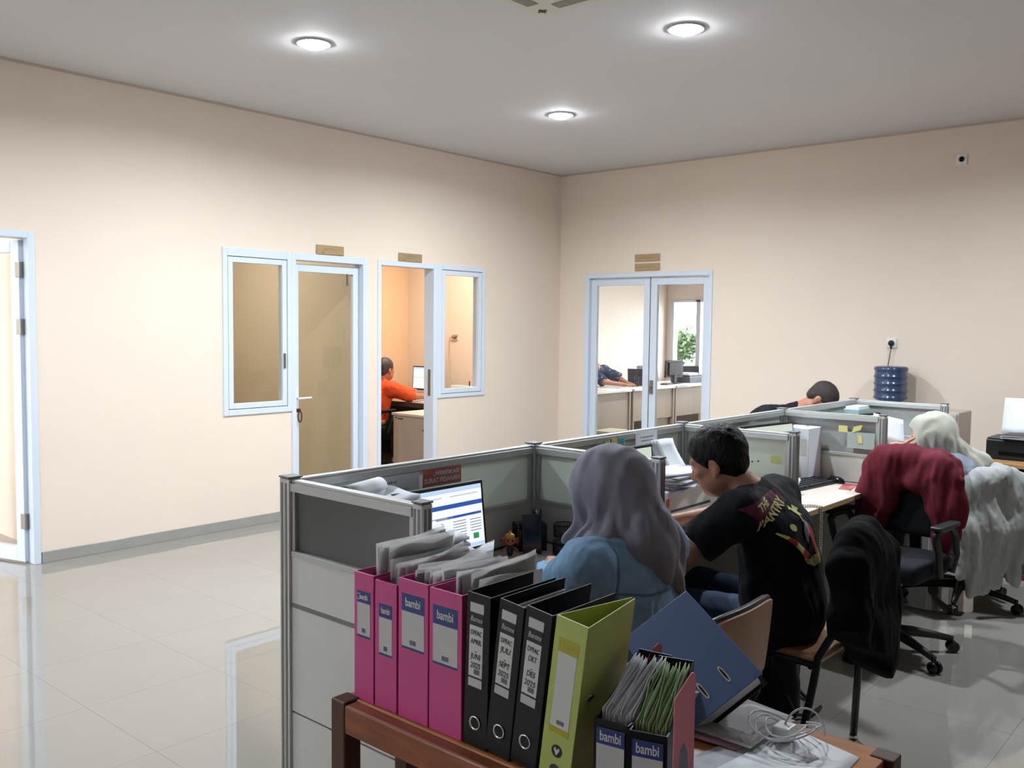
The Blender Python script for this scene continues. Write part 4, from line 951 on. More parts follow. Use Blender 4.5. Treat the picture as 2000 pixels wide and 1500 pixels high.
# black bag on the floor under the desk
bg = thing('black_bag', 'limp black bag on the floor below the chair seat', 'bag', (3.66, 1.66, 0), .4)
b = Blob(); b.box((0, 0, .13), (.12, .06, .10), .03, k=.03); b.ell((.03, 0, .25), (.09, .05, .05), k=.05); b.disp = wrinkle(.008, 30, 5); b.clips = [((0, 0, .002), (0, 0, -1), None)]; b.build('pouch', mat('bag_cloth', '15191b', .8, spec=.3), bg, .009, 1)
MB().tube([(-.10, .02, .2), (-.14, -.03, .12), (-.16, -.08, .02), (-.12, -.14, .012), (-.02, -.18, .012)], .008, 6).build('strap', BLACK, bg, smooth=True)
MB().tube([(.10, .02, .2), (.16, -.02, .10), (.15, -.08, .02), (.06, -.12, .012)], .008, 6).build('strap', BLACK, bg, smooth=True)
# ================================================================ wooden table in front, with the binders
WOOD = mat('red_brown_varnished_wood', '8a4a26', .35, var=.30, vscale=6, stretch=(8, 1, 8), coat=.2)
WOOD_O = mat('orange_worn_wood', 'b0703c', .35, var=.18, vscale=5, stretch=(8, 1, 8))
WOOD_D = mat('dark_worn_wood', '4d2c1c', .45, var=.30, vscale=7, stretch=(6, 6, 1.2))
TX0, TX1, TY0, TY1, TZ = 1.315, 1.935, .60, 1.70, .72
tb = thing('wooden_table', 'red-brown wooden table carrying the binders', 'table', ((TX0+TX1)/2, (TY0+TY1)/2, 0))
hx, hy = (TX1-TX0)/2, (TY1-TY0)/2
bx('table_top', (-hx+.035, -hy+.02, TZ-.028), (hx-.025, hy-.005, TZ), WOOD_O, tb, bevel=.004)
for s in (-1, 1):
    bx('edge_board', (s*hx-.035 if s > 0 else -hx, -hy+.05, TZ-.07), (hx if s > 0 else -hx+.035, hy-.05, TZ-.002), WOOD if s < 0 else WOOD_O, tb, bevel=.005)
    bx('end_apron', (-hx+.05, s*hy-.03 if s > 0 else -hy, TZ-.075), (hx-.05, hy if s > 0 else -hy+.03, TZ-.028), WOOD, tb, bevel=.004)
    for q in (-1, 1):
        bx('leg', (s*hx-.05 if s > 0 else -hx, q*hy-.05 if q > 0 else -hy, 0), (hx if s > 0 else -hx+.05, hy if q > 0 else -hy+.05, TZ+.003), WOOD_D, tb, bevel=.004)
bx('inner_post', (-hx+.075, hy-.18, .10), (-hx+.115, hy-.14, TZ-.03), WOOD_D, tb, bevel=.003)
bx('stretcher', (-hx+.08, -hy+.05, .10), (-hx+.11, hy-.05, .15), WOOD, tb, bevel=.003)

PINK = mat('pink_binder_board', 'cd4d8c', .38, var=.04, vscale=10); PINK_I = mat('pink_binder_lining', 'd8679a', .5)
BBLK = mat('black_binder_board', '0b0c10', .45, var=.08, vscale=30, spec=.3); LIME = mat('lime_binder_board', 'b7c266', .45, var=.03, vscale=10)
NAVYL = mat('navy_label_ink', '2a3a7c', .5); LABEL = mat('label_card', 'c6c4c2', .6, var=.02, vscale=20); LABW = mat('white_label_card', 'd5d3d0', .6)
SLEEVE = frosted_glass('clear_plastic_sleeve', 'ffffff', .55, .08)
BLUEB = mat('blue_binder_board', '50699a', .42, var=.03, vscale=12); LIMEI = mat('lime_lining', '8fb53a', .5)
def spine_M(w, z, x=-.0022): return frame_M((x, -w/2, z), (0, -1, 0), (0, 0, 1))   # label plane on the spine, text reads along -y
def plate(b, w, x0, x1, z0, z1, d=.0008, off=0.0): b.box((-.0024-off-d, x0-w/2, z0), (-.0024-off, x1-w/2, z1)); return b
def barcode(t, w, z, ww, hh, par):
    b = MB()
    for k in range(9):
        y = -w/2-ww/2+ww*k/9; b.box((-.0042, y, z), (-.0036, y+ww/18*(1+k % 2*.6), z+hh))
    b.build('barcode', INKG, par)
def binder(label, y, w, h, m, inner, lean=0.0, dep=.21, pinch=1.0, group='binders standing on the wooden table', cat='binder', x=1.362, yaw=0.0):
    t = thing('lever_arch_binder', label, cat, (x, y, TZ+.0008+w*math.sin(lean)), 0, group); t.rotation_euler = (lean, 0, yaw)
    th = .0025
    bx('spine', (-th, -w, 0), (th, 0, h), m, t, bevel=.0012)
    for nm, y0, y1 in (('cover', -w, -w*.5-w*(.5-.5*(1-pinch))), ('cover', 0, -w*.5+w*(.5-.5*(1-pinch)))):
        b = MB(); s = 1 if y0 < 0 else -1
        b.prism([(0, y0), (dep, y1), (dep, y1+s*th), (0, y0+s*th)], 0, h); b.build(nm, m, t, bevel=.0008)
    return t
def sleeves(t, w, h, n, top, seed, m=None, dep=.255, paper=True):
    g = np.random.default_rng(seed)
    for k in range(n):
        y = -.010-(w-.02)*(k+.5)/n; z = h+top*(.75+.5*g.random()); x0 = .012+.03*g.random(); tilt = g.normal()*.018; bend = g.normal()*.010; dz = g.normal()*.01
        f = lambda u, v: (x0+(dep-.03)*u+.02*v, y+tilt*v*v+bend*math.sin(u*3)*v+.004*math.sin(u*9+k)*v, .015+(z-.015+dz*u)*v)
        MB().grid(f, 7, 8).build('plastic_sleeve', m or SLEEVE, t, smooth=True)
        if paper and k % 2 == 0: MB().grid(lambda u, v: (lambda q: (q[0]+.006, q[1]+.0015, q[2]*.97))(f(u, v)), 5, 6).build('paper_sheet', PAPER, t, smooth=True)
def bambi(t, w, h, lw, z0, z1, band, small=False):
    pl = plate(MB(), w, -lw/2, lw/2, z0, z1).build('label', LABEL, t)
    plate(MB(), w, -lw/2, lw/2, z1-band, z1, .0003, .0008).build('label_band', NAVYL, pl); plate(MB(), w, -lw/2, lw/2, z0, z0+.005, .0003, .0008).build('label_edge', NAVYL, pl)
    text('lettering', 'bambi', band*.66, spine_M(w, z1-band*.5, -.0037), LABW, pl, fit=lw*(.66 if not small else .62), bold=.0004)
    if small: MB().tube([(-.0037, -w/2+lw*.38+.007*math.cos(a), z1-band*.5+.007*math.sin(a)) for a in np.linspace(.6, 5.6, 12)], .0008, 5).build('emblem', LABW, pl)
    barcode(t, w, z0+.012, lw*.28, .010, pl)
    for k in range(3): plate(MB(), w, -lw*.18, lw*.18, z0+.026+k*.006, z0+.0275+k*.006, .0002, .0008).build('small_print', PAPER2, pl)
t = binder('leftmost and narrowest pink binder with small printed label', 1.668, .069, .302, PINK, PINK_I); bambi(t, .069, .302, .046, .150, .260, .028, True); sleeves(t, .069, .302, 6, .055, 1)
t = binder('second pink binder from the table corner, narrow with long label', 1.594, .074, .296, PINK, PINK_I); bambi(t, .074, .296, .044, .125, .245, .032); sleeves(t, .074, .296, 6, .035, 2)
t = binder('third pink binder, wide and taller than its left neighbour', 1.514, .096, .316, PINK, PINK_I); bambi(t, .096, .316, .072, .160, .285, .040); sleeves(t, .096, .316, 5, .012, 3)
t = binder('rightmost wide pink binder touching the first black binder', 1.414, .098, .314, PINK, PINK_I); bambi(t, .098, .314, .074, .150, .280, .042); sleeves(t, .098, .314, 6, .025, 4)
def bantex(label, y, lean, lines, w=.066, h=.326, papers=0.0, seed=0):
    t = binder(label, y, w, h, BBLK, BBLK, lean); lw = .038; c = .004
    plate(MB(), w, -lw/2+c, lw/2+c, h-.040, h-.020).build('label_tab', LABEL, t)
    pl = plate(MB(), w, -lw/2+c, lw/2+c, .150, h-.068).build('label', LABW, t)
    plate(MB(), w, -lw/2+c, lw/2+c, h-.068, h-.040, .0009).build('brand_band', INK, t)
    M = lambda z, dx=0: frame_M((-.0040, -w/2+c-dx, z), (0, -1, 0), (0, 0, 1))
    text('lettering', 'Bantex', .016, M(h-.054), LABW, t, shear=.25, fit=.034)
    z = h-.083
    for s in lines: text('handwriting', s, .017 if len(s) < 5 else .015, M(z), INK, pl, shear=.15, fit=min(.031, .0072*len(s)) if s != '-' else None); z -= .019 if s != '-' else .012
    plate(MB(), w, -lw/2+c, lw/2+c, .146, .150, .0009).build('label_rule', INK, t); plate(MB(), w, -lw/2+c, lw/2+c, .128, .146).build('label_tab', LABEL, t)
    barcode(t, w, .156, .016, .010, pl)
    R = Matrix.Translation((-.003, -w/2, .052)) @ Matrix.Rotation(-PI/2, 4, 'Y')
    MB().lathe([(.0115, 0), (.0150, 0), (.0152, .0018), (.0118, .0018), (.0115, 0)], 24, R).build('finger_ring', CHROME, t, smooth=True)
    MB().lathe([(0.0, .0), (.0115, .0), (.0115, .0006), (0, .0006)], 20, R).build('finger_hole', BLACKG, t)
    if papers:
        g = np.random.default_rng(seed)
        for k in range(3):
            y0 = -.012-k*.006; bx('paper_stack', (.02, y0-.005, .01), (.195, y0, h-papers-.004*k), PAPER2, t)
    MB().cyl((.10, -w-.0035, .185), (.10, -w, .185), .007, 14).build('rivet', STEEL, t)
    return t
bantex('black binder beside the pink ones, handwritten label for April to June', 1.310, .03, ['DPFAC', 'APRIL', '-', 'JUNI', '2025'])
bantex('middle black binder, handwritten label for July to September, papers showing', 1.247, .115, ['DPFAC', 'JULI', '-', 'SEPT', '2025'], papers=.02)
bantex('black binder touching the lime one, handwritten label for October to December', 1.178, .12, ['DPFAC', 'OKT', '-', 'DES', '2025'], papers=.05)
# lime green binder
t = binder('lime green binder standing wedge-open, leaning on the black ones', 1.104, .076, .322, LIME, LIMEI, .125, dep=.205, pinch=.12); w, h = .076, .322
yb = mat('yellow_green_label_band', 'b3aa2c', .5)
pl = plate(MB(), w, -.021, .023, .105, .255).build('label', LABW, t); plate(MB(), w, -.023, .025, .255, .283, .0008).build('label_band', yb, t); plate(MB(), w, -.023, .025, .092, .105, .0008).build('label_band', yb, t)
text('lettering', 'Bantex', .015, spine_M(w, .269, -.0037), mat('pale_yellow_ink', 'cfc75a', .5), t, fit=.036); barcode(t, w, .112, .018, .008, pl)
Rm = lambda z, x=-.003: Matrix.Translation((x, -w/2, z)) @ Matrix.Rotation(-PI/2, 4, 'Y')
em = MB().lathe([(0, 0), (.0125, 0), (.0125, .0006), (0, .0006)], 22, Rm(.058)).build('emblem', INK, t)
MB().prism([(0, -.009), (.007, .003), (.004, .008), (0, .001), (-.004, .008), (-.007, .003)], .0006, .0009, frame_M((-.003, -w/2, .058), (0, -1, 0), (0, 0, 1)) ).build('emblem_leaf', LABW, em)
MB().lathe([(0, 0), (.0125, 0), (.0125, .0008), (0, .0008)], 22, Rm(.018)).build('finger_hole', BLACKG, t)
cov = [c for c in t.children if c.name.startswith('cover')][0]
a = math.atan2(.076*.44, .205); Mc = frame_M((.0, -w, 0), (math.cos(a), math.sin(a), 0), (0, 0, 1))
MB().prism([(.045+.012*math.cos(q)*1.2, .165+.005*math.sin(q)) for q in np.linspace(0, 2*PI, 14, endpoint=False)], -.0006, .001, Mc).build('locking_slot', CHROME, t)
MB().prism([(.048+.009*math.cos(q)*1.2, .166+.003*math.sin(q)) for q in np.linspace(0, 2*PI, 14, endpoint=False)], .001, .0014, Mc).build('slot_opening', BLACKG, t)
# two black magazine files
GREENP = mat('green_file_paper', 'a9c293', .7, var=.15, vscale=60)
def magfile(label, y, pm, seed, yaw, n=15):
    t = thing('magazine_file', label, 'file box', (1.345, y, TZ+.001), yaw, 'black magazine files'); w = .070; d = .20; hf, hb = .162, .232; th = .003
    bx('front_panel', (0, -w, 0), (th, 0, hf), BBLK, t, bevel=.001); bx('back_panel', (d-th, -w, 0), (d, 0, hb), BBLK, t); bx('bottom_panel', (0, -w, 0), (d, 0, th), BBLK, t)
    for y0 in (-w, -th): MB().prism([(0, 0), (d, 0), (d, hb), (.02, hf), (0, hf)], 0, th, frame_M((0, y0+th, 0), (1, 0, 0), (0, 0, 1))).build('side_panel', BBLK, t)
    lw = .056; pl = plate(MB(), w, -lw/2, lw/2, .03, .148).build('label', LABEL, t)
    plate(MB(), w, -lw/2, lw/2, .118, .148, .0003, .0008).build('label_band', NAVYL, pl); plate(MB(), w, -lw/2, lw/2, .058, .066, .0003, .0008).build('label_rule', NAVYL, pl)
    text('lettering', 'bambi', .026, spine_M(w, .133, -.0037), LABW, pl, fit=.042, bold=.0004); text('lettering', '~', .007, spine_M(w, .062, -.0037), LABW, pl, fit=.03)
    g = np.random.default_rng(seed)
    for k in range(n):
        yy = -.007-(w-.014)*k/n; z = .168+.016*g.random(); f = lambda u, v: (.015+.15*u+.012*v+.003*(k % 3), yy-.006*v*(k/n-.5)-.003*math.sin(6*u+k), .01+(z-.02+.06*u)*v)
        MB().grid(f, 6, 5).build('paper_sheet', pm if k % 3 else PAPER2 if pm is not GREENP else GREENP, t, smooth=True, solid=.0012)
    return t
magfile('black magazine file full of white papers, beside the lime binder', .962, PAPER, 5, .16); magfile('black magazine file full of green papers', .885, GREENP, 6, .30)
# red tab and pink hook-shaped holder between them
rd = thing('red_folder', 'red plastic folder corner sticking up beside the lime binder', 'folder', (1.40, .969, TZ))
MB().prism([(.03, 0), (.175, 0), (.185, .235), (.172, .243), (.155, .238), (.055, .170), (.042, .150)], 0, .002, frame_M((0, 0, 0), (1, 0, 0), (0, 0, 1))).build('sheet', mat('red_plastic', 'b0424c', .35), rd)
pk = thing('pink_holder', 'upright pink plastic holder with a long slot', 'holder', (1.375, .792, TZ)); PKP = mat('pink_plastic', 'd98a98', .35)
outer = [(-.018, 0), (-.018, .235), (.010, .283), (.014, .285), (.018, .280), (.018, 0), (.010, 0), (.010, .11), (.007, .145), (0, .160), (-.006, .145), (-.008, .11), (-.008, 0)]
MB().prism(outer, 0, .004, frame_M((0, 0, 0), (.62, -.78, 0), (0, 0, 1))).build('plate', PKP, pk, bevel=.0008)
# blue binder leaning askew on a pile of documents
A, Bc, Cc = Vector((1.94, 1.12, .962)), Vector((1.838, .87, .853)), Vector((1.722, .955, .745))
vx = (Bc-A).normalized(); vy = (Cc-Bc); vy = (vy-vx*vy.dot(vx)).normalized(); vz = vx.cross(vy)
if vz.z < 0: vz = -vz
bb = thing('lever_arch_binder', 'blue binder lying aslant in front of the tan chair', 'binder', A, 0, 'binders standing on the wooden table')
Lx, Ly = .295, .20; Mb = Matrix((vx, vy, vz)).transposed().to_4x4(); bb.matrix_world = Matrix.Translation(A) @ Mb
bx('cover', (0, 0, -.003), (Lx, Ly, 0), BLUEB, bb, bevel=.0012); MB().prism([(0, -.042), (0, -.045), (Lx, -.045), (Lx, -.042)], 0, Ly, Matrix(((1, 0, 0, 0), (0, 0, 1, 0), (0, 1, 0, 0), (0, 0, 0, 1)))).build('cover', BBLK, bb)
bx('spine', (.0, Ly-.003, -.045), (Lx, Ly, 0), BBLK, bb, bevel=.001); bx('paper_stack', (.01, .012, -.040), (Lx-.008, Ly-.006, -.012), PAPER2, bb)
for yy in (.065, .125):
    sl = MB().prism([(Lx-.055+.024*math.copysign(abs(math.cos(q))**.6, math.cos(q)), yy+.005*math.copysign(abs(math.sin(q))**.8, math.sin(q))) for q in np.linspace(0, 2*PI, 20, endpoint=False)], 0, .0012).build('locking_slot', CHROME, bb)
    MB().prism([(Lx-.055+.019*math.cos(q), yy+.0028*math.sin(q)) for q in np.linspace(0, 2*PI, 16, endpoint=False)], .0012, .0016).build('slot_opening', BLACKG, sl)
pl_ = thing('document_pile', 'pile of white documents propping up the blue binder', 'papers', (1.80, 1.09, TZ+.0005), -.3)
for k in range(9):
    q = bx('document', (-.085, -.11, k*.0085), (.085, .11, k*.0085+.008), PAPER if k % 2 else PAPER2, pl_); q.rotation_euler = (0, 0, .04*math.sin(k*2.3))
# loose things on the table's far corner
def sheet(name, label, pts, z, m, cat='paper', th=.0006, group=None, curl=0.0):
    c = np.mean([p[:2] for p in pts], 0); t = thing(name, label, cat, (c[0], c[1], z), 0, group)
    p = [np.array(q)-c for q in pts]
    f = lambda u, v: (*((p[0]*(1-u)+p[1]*u)*(1-v)+(p[3]*(1-u)+p[2]*u)*v), .0004+curl*(u*u*.5+v*v))
    MB().grid(f, 6, 6).build('sheet', m, t, smooth=True, solid=th); return t
sheet('paper_sheet', 'white paper covering the wooden table top', [(1.45, .64), (1.86, .66), (1.895, .80), (1.50, .78)], TZ+.001, PAPER)
sheet('paper_sheet', 'pale grey paper lying skewed under the cable', [(1.50, .79), (1.80, .72), (1.86, .87), (1.56, .93)], TZ+.0022, PAPER2)
sheet('paper_sheet', 'white paper on top of the others, corner towards the pink holder', [(1.44, .66), (1.74, .64), (1.77, .83), (1.55, .86)], TZ+.0036, PAPER, curl=.002)
fo = sheet('document_folder', 'clear folder with pink papers below the blue binder', [(1.70, .99), (1.93, .95), (1.93, .83), (1.71, .86)], TZ+.005, mat('pink_paper', 'd5a9c0', .6, var=.05, vscale=20), 'folder', .003)
MB().grid(lambda u, v: (-.10+.21*u, -.075+.15*v, .010+.012*u*v), 5, 5).build('plastic_sleeve', SLEEVE, fo, smooth=True)
bx('white_sheet', (.04, -.06, .006), (.112, .03, .008), PAPER, fo)
cb = thing('charger_cable', 'white charger cable coiled round a small adapter', 'cable', (1.83, .81, TZ+.006)); pts = []
for k in range(70):
    a = k*.27; r = .055+.018*math.sin(k*.21); pts.append((r*math.cos(a)*1.1, r*math.sin(a), .006+.018*abs(math.sin(k*.13))+.02*math.sin(a)**2))
MB().tube(pts, .0022, 6).build('cord', mat('clear_white_cord', 'd5d8da', .35), cb, smooth=True)
MB().tube([(.03+.045*math.cos(q)*.65, -.03-.045*math.cos(q)*.75, .005+.06*math.sin(q)) for q in np.linspace(0, PI, 14)], .0022, 6).build('cord', mat('clear_white_cord', 'd5d8da', .35), cb, smooth=True)
bx('adapter', (-.022, -.018, .002), (.022, .018, .030), WHITE_P, cb, bevel=.004)
# ================================================================ things on the cubicle desks
def screen_mats(k):
    L = []
    for n, c, e in (('white', 'f2f6fb', .85), ('blue_bar', '2f56a8', .8), ('grey_text', '8d97a8', .8), ('pale_blue', 'bcd3ee', .85), ('green', '2f8f5b', .8), ('red', 'c9583f', .8), ('bright_blue', '2b86c9', .8), ('cream', 'e2eadc', .65), ('yellow', 'd6e08a', .8)):
        m = mat('screen_'+n, c, .25, emit=e); m.node_tree.nodes['Principled BSDF'].inputs['Base Color'].default_value = (.02, .02, .02, 1); m.cycles.emission_sampling = 'NONE'; L.append(m)
    return L
def monitor(label, loc, rz, w=.42, h=.25, lift=.06, items=None, base=0, tilt=.10):
    """screen faces -y in its own frame"""
    t = thing('computer_monitor', label, 'monitor', loc, rz, 'flat computer monitors'); M = Matrix.Translation((0, 0, lift)) @ Matrix.Rotation(-tilt, 4, 'X')
    MB().box((-w/2, -.012, 0), (w/2, .018, h), M).build('bezel', BLACK, t, bevel=.004)
    MB().box((-w*.38, .018, h*.12), (w*.38, .04, h*.88), M).build('back_shell', BLACK, t, bevel=.010)
    bz = .013; b = MB(); b.mi = base; x0, x1, z0, z1 = -w/2+bz, w/2-bz, bz*1.6, h-bz
    b.box((x0, -.0128, z0), (x1, -.012, z1), M)
    for (u0, v0, u1, v1, m) in (items or []):
        b.mi = m; b.box((x0+(x1-x0)*u0, -.0133, z0+(z1-z0)*v0), (x0+(x1-x0)*u1, -.0128, z0+(z1-z0)*v1), M)
    b.build('screen', screen_mats(0), t)
    MB().box((-.03, .02, .0), (.03, .045, lift+h*.4)).build('stand_neck', BLACK, t, bevel=.004)
    MB().lathe([(0, 0), (.11, 0), (.11, .006), (.05, .014), (0, .014)], 28, Matrix.Translation((0, .02, 0)) @ Matrix.Diagonal((1, .75, 1, 1))).build('stand_base', BLACK, t, smooth=True)
    MB().box((w/2-.03, -.0135, .006), (w/2-.022, -.012, .012), M).build('power_light', mat('blue_power_light', '3a63e0', .4, emit=1.5), t)
    return t
it1 = [(0, .93, 1, 1, 3), (0, .80, 1, .92, 0), (.05, .86, .5, .875, 2), (.6, .86, .95, .875, 2), (0, .68, 1, .75, 1), (.0, .52, .62, .56, 2), (.55, .52, .98, .56, 1), (0, 0, 1, .07, 3), (.86, .13, .93, .22, 4)]+[(.62, .14+k*.045, .78, .155+k*.045, 2) for k in range(8)]+[(.83, .26+k*.045, .97, .275+k*.045, 2) for k in range(5)]+[(.05, .14+k*.045, .5, .155+k*.045, 2) for k in range(8)]
monitor('lit monitor showing a blue-barred table, in front of the denim woman', (2.165, 2.185, DZ+.001), 0.0, .42, .25, .055, it1, 0, .12)
monitor('monitor mostly hidden behind the grey veil', (3.28, 2.2, DZ+.001), 0.0, .44, .26, .07, None, 7, .08)
it3 = [(.0, .82, 1, .9, 7), (.74, .76, .96, .84, 6), (.78, .47, .88, .51, 5), (.89, .47, .98, .51, 6), (.78, .40, .95, .415, 2), (.1, .6, .6, .62, 2), (.1, .5, .6, .52, 2)]
monitor('lit monitor on the unoccupied desk beside the white file boxes', (4.66, 2.185, DZ+.001), -.14, .46, .275, .06, it3, 7, .10)
monitor('dark monitor behind the slanting paper, at the pale-veiled woman', (5.90, 2.14, DZ+.001), -.2, .42, .25, .06, None, 7, .10)
def keyboard(label, loc, rz, w=.42, d=.14):
    t = thing('keyboard', label, 'keyboard', loc, rz); MB().prism([(-d/2, 0), (d/2, 0), (d/2, .022), (-d/2, .010)], -w/2, w/2, Matrix(((0, 0, 1, 0), (1, 0, 0, 0), (0, 1, 0, 0), (0, 0, 0, 1)))).build('case', BLACK, t, bevel=.003)
    km = MB().cbox((0, 0, 0), (w/16*.82, d/6.4*.82, .006)).mesh('key'); km.materials.append(DGREY)
    for r in range(5):
        for c in range(15):
            if r == 0 and 4 <= c <= 9:
                continue
            o = bpy.data.objects.new('key', km); COL.objects.link(o); o.parent = t; y = -d*.38+r*d*.19; o.location = (-w/2+w*(c+.9)/16, y, .0155+(y+d/2)/d*.012)
    MB().cbox((-.01, -d*.38, .0165), (w*.34, d*.13, .006)).build('space_bar', DGREY, t)
    return t
keyboard('black keyboard in front of the denim woman, half under plastic sleeves', (2.24, 2.02, DZ+.001), .05, .40)
keyboard('black keyboard on the unoccupied desk beside the mouse', (4.79, 2.035, DZ+.001), -.12, .36)
ms = thing('computer_mouse', 'black mouse at the end of the keyboard', 'mouse', (5.005, 1.96, DZ+.001), -.3)
b = Blob(); b.ell((0, 0, .006), (.031, .056, .030), k=.01); b.clips = [((0, 0, 0), (0, 0, -1), None)]; b.build('shell', BLACKG, ms, .004, 1); MB().cyl((-.004, .028, .031), (.004, .028, .031), .007, 12).build('wheel', DGREY, ms)
def note(name, label, P, m, group=None, lift=.002, kids=None, cat='note', thick=.0004):
    """P: four world corners, lower first (lower a, lower b, upper b, upper a)"""
    P = [Vector(p) for p in P]; c = sum(P, Vector())/4; t = thing(name, label, cat, c, 0, group); n = (P[1]-P[0]).cross(P[3]-P[0]).normalized(); q = [p-c for p in P]
    MB()._add([*[v+n*lift for v in q], *[v+n*(lift+thick) for v in q]], [(3, 2, 1, 0), (4, 5, 6, 7), (0, 1, 5, 4), (1, 2, 6, 5), (2, 3, 7, 6), (3, 0, 4, 7)]).build('sheet', m, t)
    x = (q[1]-q[0]); y = (q[3]-q[0]); M = lambda u, v: frame_M(q[0]+x*u+y*v+n*(lift+thick+.0002), x, y)
    return t, M, x.length, y.length
yS = SY-.0215; TEAL = mat('teal_sticky_paper', '7fc9c9', .7)
def onspine(x0, x1, z0, z1, dx=0.0): return [(x0+dx, yS, z0), (x1+dx, yS, z0), (x1, yS, z1), (x0, yS, z1)]
t, M, w, h = note('pinned_sheet', 'printed white sheet stuck on the frosted glass left of the red sign', onspine(1.975, 2.155, .93, 1.095), PAPER2)
text('lettering', '~', .018, M(.3, .86), INK, t, fit=.05)
for k in range(6): text('small_print', '~', .008, M(.42, .70-k*.09), INKG, t, fit=.11-.015*(k % 3))
t, M, w, h = note('pinned_sheet', 'red printed sign with white lettering on the frosted glass', onspine(2.172, 2.362, 1.030, 1.098), mat('red_sign_print', 'b8625a', .6, var=.15, vscale=25), cat='sign')
text('lettering', '../VERIFIKASI', .022, M(.60, .72), LABW, t, bold=.0006, fit=.13); text('lettering', 'SURAT PESANAN', .024, M(.5, .38), LABW, t, bold=.0008, fit=.175); text('lettering', '~', .008, M(.5, .12), LABW, t, fit=.17)
t, M, w, h = note('pinned_sheet', 'yellowish slip with paper clip under the red sign', onspine(2.175, 2.34, .93, 1.024), mat('buff_slip', 'cfc79c', .7))
MB().tube([(.02+.006*math.cos(a), -.004, .035+.012*math.sin(a)) for a in np.linspace(0, 2*PI, 14, endpoint=False)], .0008, 5, closed=True).build('paper_clip', CHROME, t)
ht = thing('sticky_note', 'yellow heart-shaped sticky note on the spine glass', 'note', (3.278, yS-.001, 1.092), 0, 'sticky notes')
MB().prism([(0, -.022), (.020, .0), (.020, .012), (.010, .018), (0, .010), (-.010, .018), (-.020, .012), (-.020, 0)], 0, .0006, frame_M((0, 0, 0), (1, 0, 0), (0, 0, 1))).build('sheet', YELLOW_N, ht)
note('sticky_note', 'small yellow sticky note between the heart and the teal note', onspine(3.305, 3.352, 1.082, 1.112), YELLOW_N, 'sticky notes')
t, M, w, h = note('sticky_note', 'teal sticky note on the spine glass', onspine(3.356, 3.412, 1.052, 1.112, .004), TEAL, 'sticky notes')
for k in range(4): text('handwriting', '~', .007, M(.5, .8-k*.18), mat('teal_ink', '4c8f98', .6), t, fit=.035)
t, M, w, h = note('pinned_sheet', 'letter with printed heading pinned over the spine rail', onspine(3.49, 3.67, .92, 1.125), PAPER, lift=.006)
text('lettering', '~', .012, M(.55, .86), INK, t, fit=.11); text('lettering', '~', .010, M(.55, .78), INK, t, fit=.10)
for k in range(3): text('small_print', '~', .007, M(.5, .62-k*.1), INKG, t, fit=.07)
sheet_l = thing('leaning_papers', 'white papers standing up against the pinned letter', 'papers', (3.67, 2.245, .90))
for k in range(3): MB().grid(lambda u, v: (-.09+.15*u+.05*(1-v)+.012*k, .03-.09*(1-v)**1.5+.004*k-.012*k, .18*v+.0), 5, 7).build('paper_sheet', PAPER, sheet_l, smooth=True, solid=.0008)
# white desktop box with a heap of papers
pb = thing('desktop_printer', 'white box-shaped printer below the paper heap, small red sticker on it', 'printer', (3.56, 2.14, DZ+.001))
bx('body', (-.24, -.10, 0), (.24, .14, .150), mat('off_white_plastic', 'd4d5d7', .35), pb, bevel=.008); bx('paper_slot', (-.17, -.1012, .055), (.17, -.0995, .066), DGREY, pb); bx('sticker', (-.215, -.1014, .080), (-.185, -.0998, .118), mat('red_sticker', 'c2505a', .5), pb); bx('sticker_edge', (-.218, -.1012, .076), (-.182, -.0999, .122), LABW, pb)
hp_ = thing('paper_heap', 'untidy heap of white papers on top of the printer', 'papers', (3.56, 2.13, DZ+.152)); g = np.random.default_rng(3)
for k in range(14):
    q = MB().grid(lambda u, v: (-.15+.30*u, -.105+.21*v, .0045*k+.006*math.sin(3*u+k)*v), 4, 4).build('paper_sheet', PAPER if k % 4 else mat('violet_paper', '9a96c0', .7), hp_, smooth=True, solid=.003); q.rotation_euler = (0, 0, g.normal()*.12); q.location = (g.normal()*.015, g.normal()*.01, 0)
# divider notes
xd = PX[2]-.0215
def ondiv(x, y0, y1, z0, z1): return [(x, y1, z0), (x, y0, z0), (x, y0, z1), (x, y1, z1)]
note('sticky_note', 'yellow-green sticky note on the divider beside the man', ondiv(xd, 1.79, 1.838, .988, 1.024), mat('lime_sticky_paper', 'cfd489', .7), 'sticky notes')
t, M, w, h = note('pinned_card', 'clear card with coloured pictures clipped behind the man', ondiv(xd+.004, 1.775, 1.87, .78, .915), LABEL)
for k, (u, v, c) in enumerate(((.75, .30, 'c98a4c'), (.85, .18, '4a64a8'), (.55, .45, '6b87b8'), (.80, .45, 'd9a94f'))): MB().cbox((0, 0, 0), (.018, .024, .0006), M(u, v)).build('picture', mat('card_print_%d' % k, c, .6), t)
MB().box((-.012, -.012, 0), (.012, .012, .010), M(.7, .98)).build('binder_clip', mat('blue_clip', '2a4aa0', .35), t, bevel=.002)
for k, (y, z) in enumerate(((1.93, .985), (1.90, .99))):
    q = thing('pin', ['small dark pin on the divider glass, nearer the spine', 'small dark pin on the divider glass, nearer the yellow-green note'][k], 'pin', (xd, y, z), 0, 'pins on the divider'); MB().lathe([(0, 0), (.004, 0), (.003, .005), (0, .006)], 10, Matrix.Rotation(-PI/2, 4, 'Y')).build('pin_head', INK, q)
xd = PX[3]-.0215
note('sticky_note', 'square yellow sticky note, farthest from the post on the grey divider', ondiv(xd, 1.925, 1.975, 1.030, 1.066), YELLOW_N, 'sticky notes')
note('sticky_note', 'tilted yellow sticky note at the top of the clear sheet', [(xd, 1.90, 1.030), (xd, 1.852, 1.048), (xd, 1.842, 1.078), (xd, 1.89, 1.064)], YELLOW_N, 'sticky notes', .004)
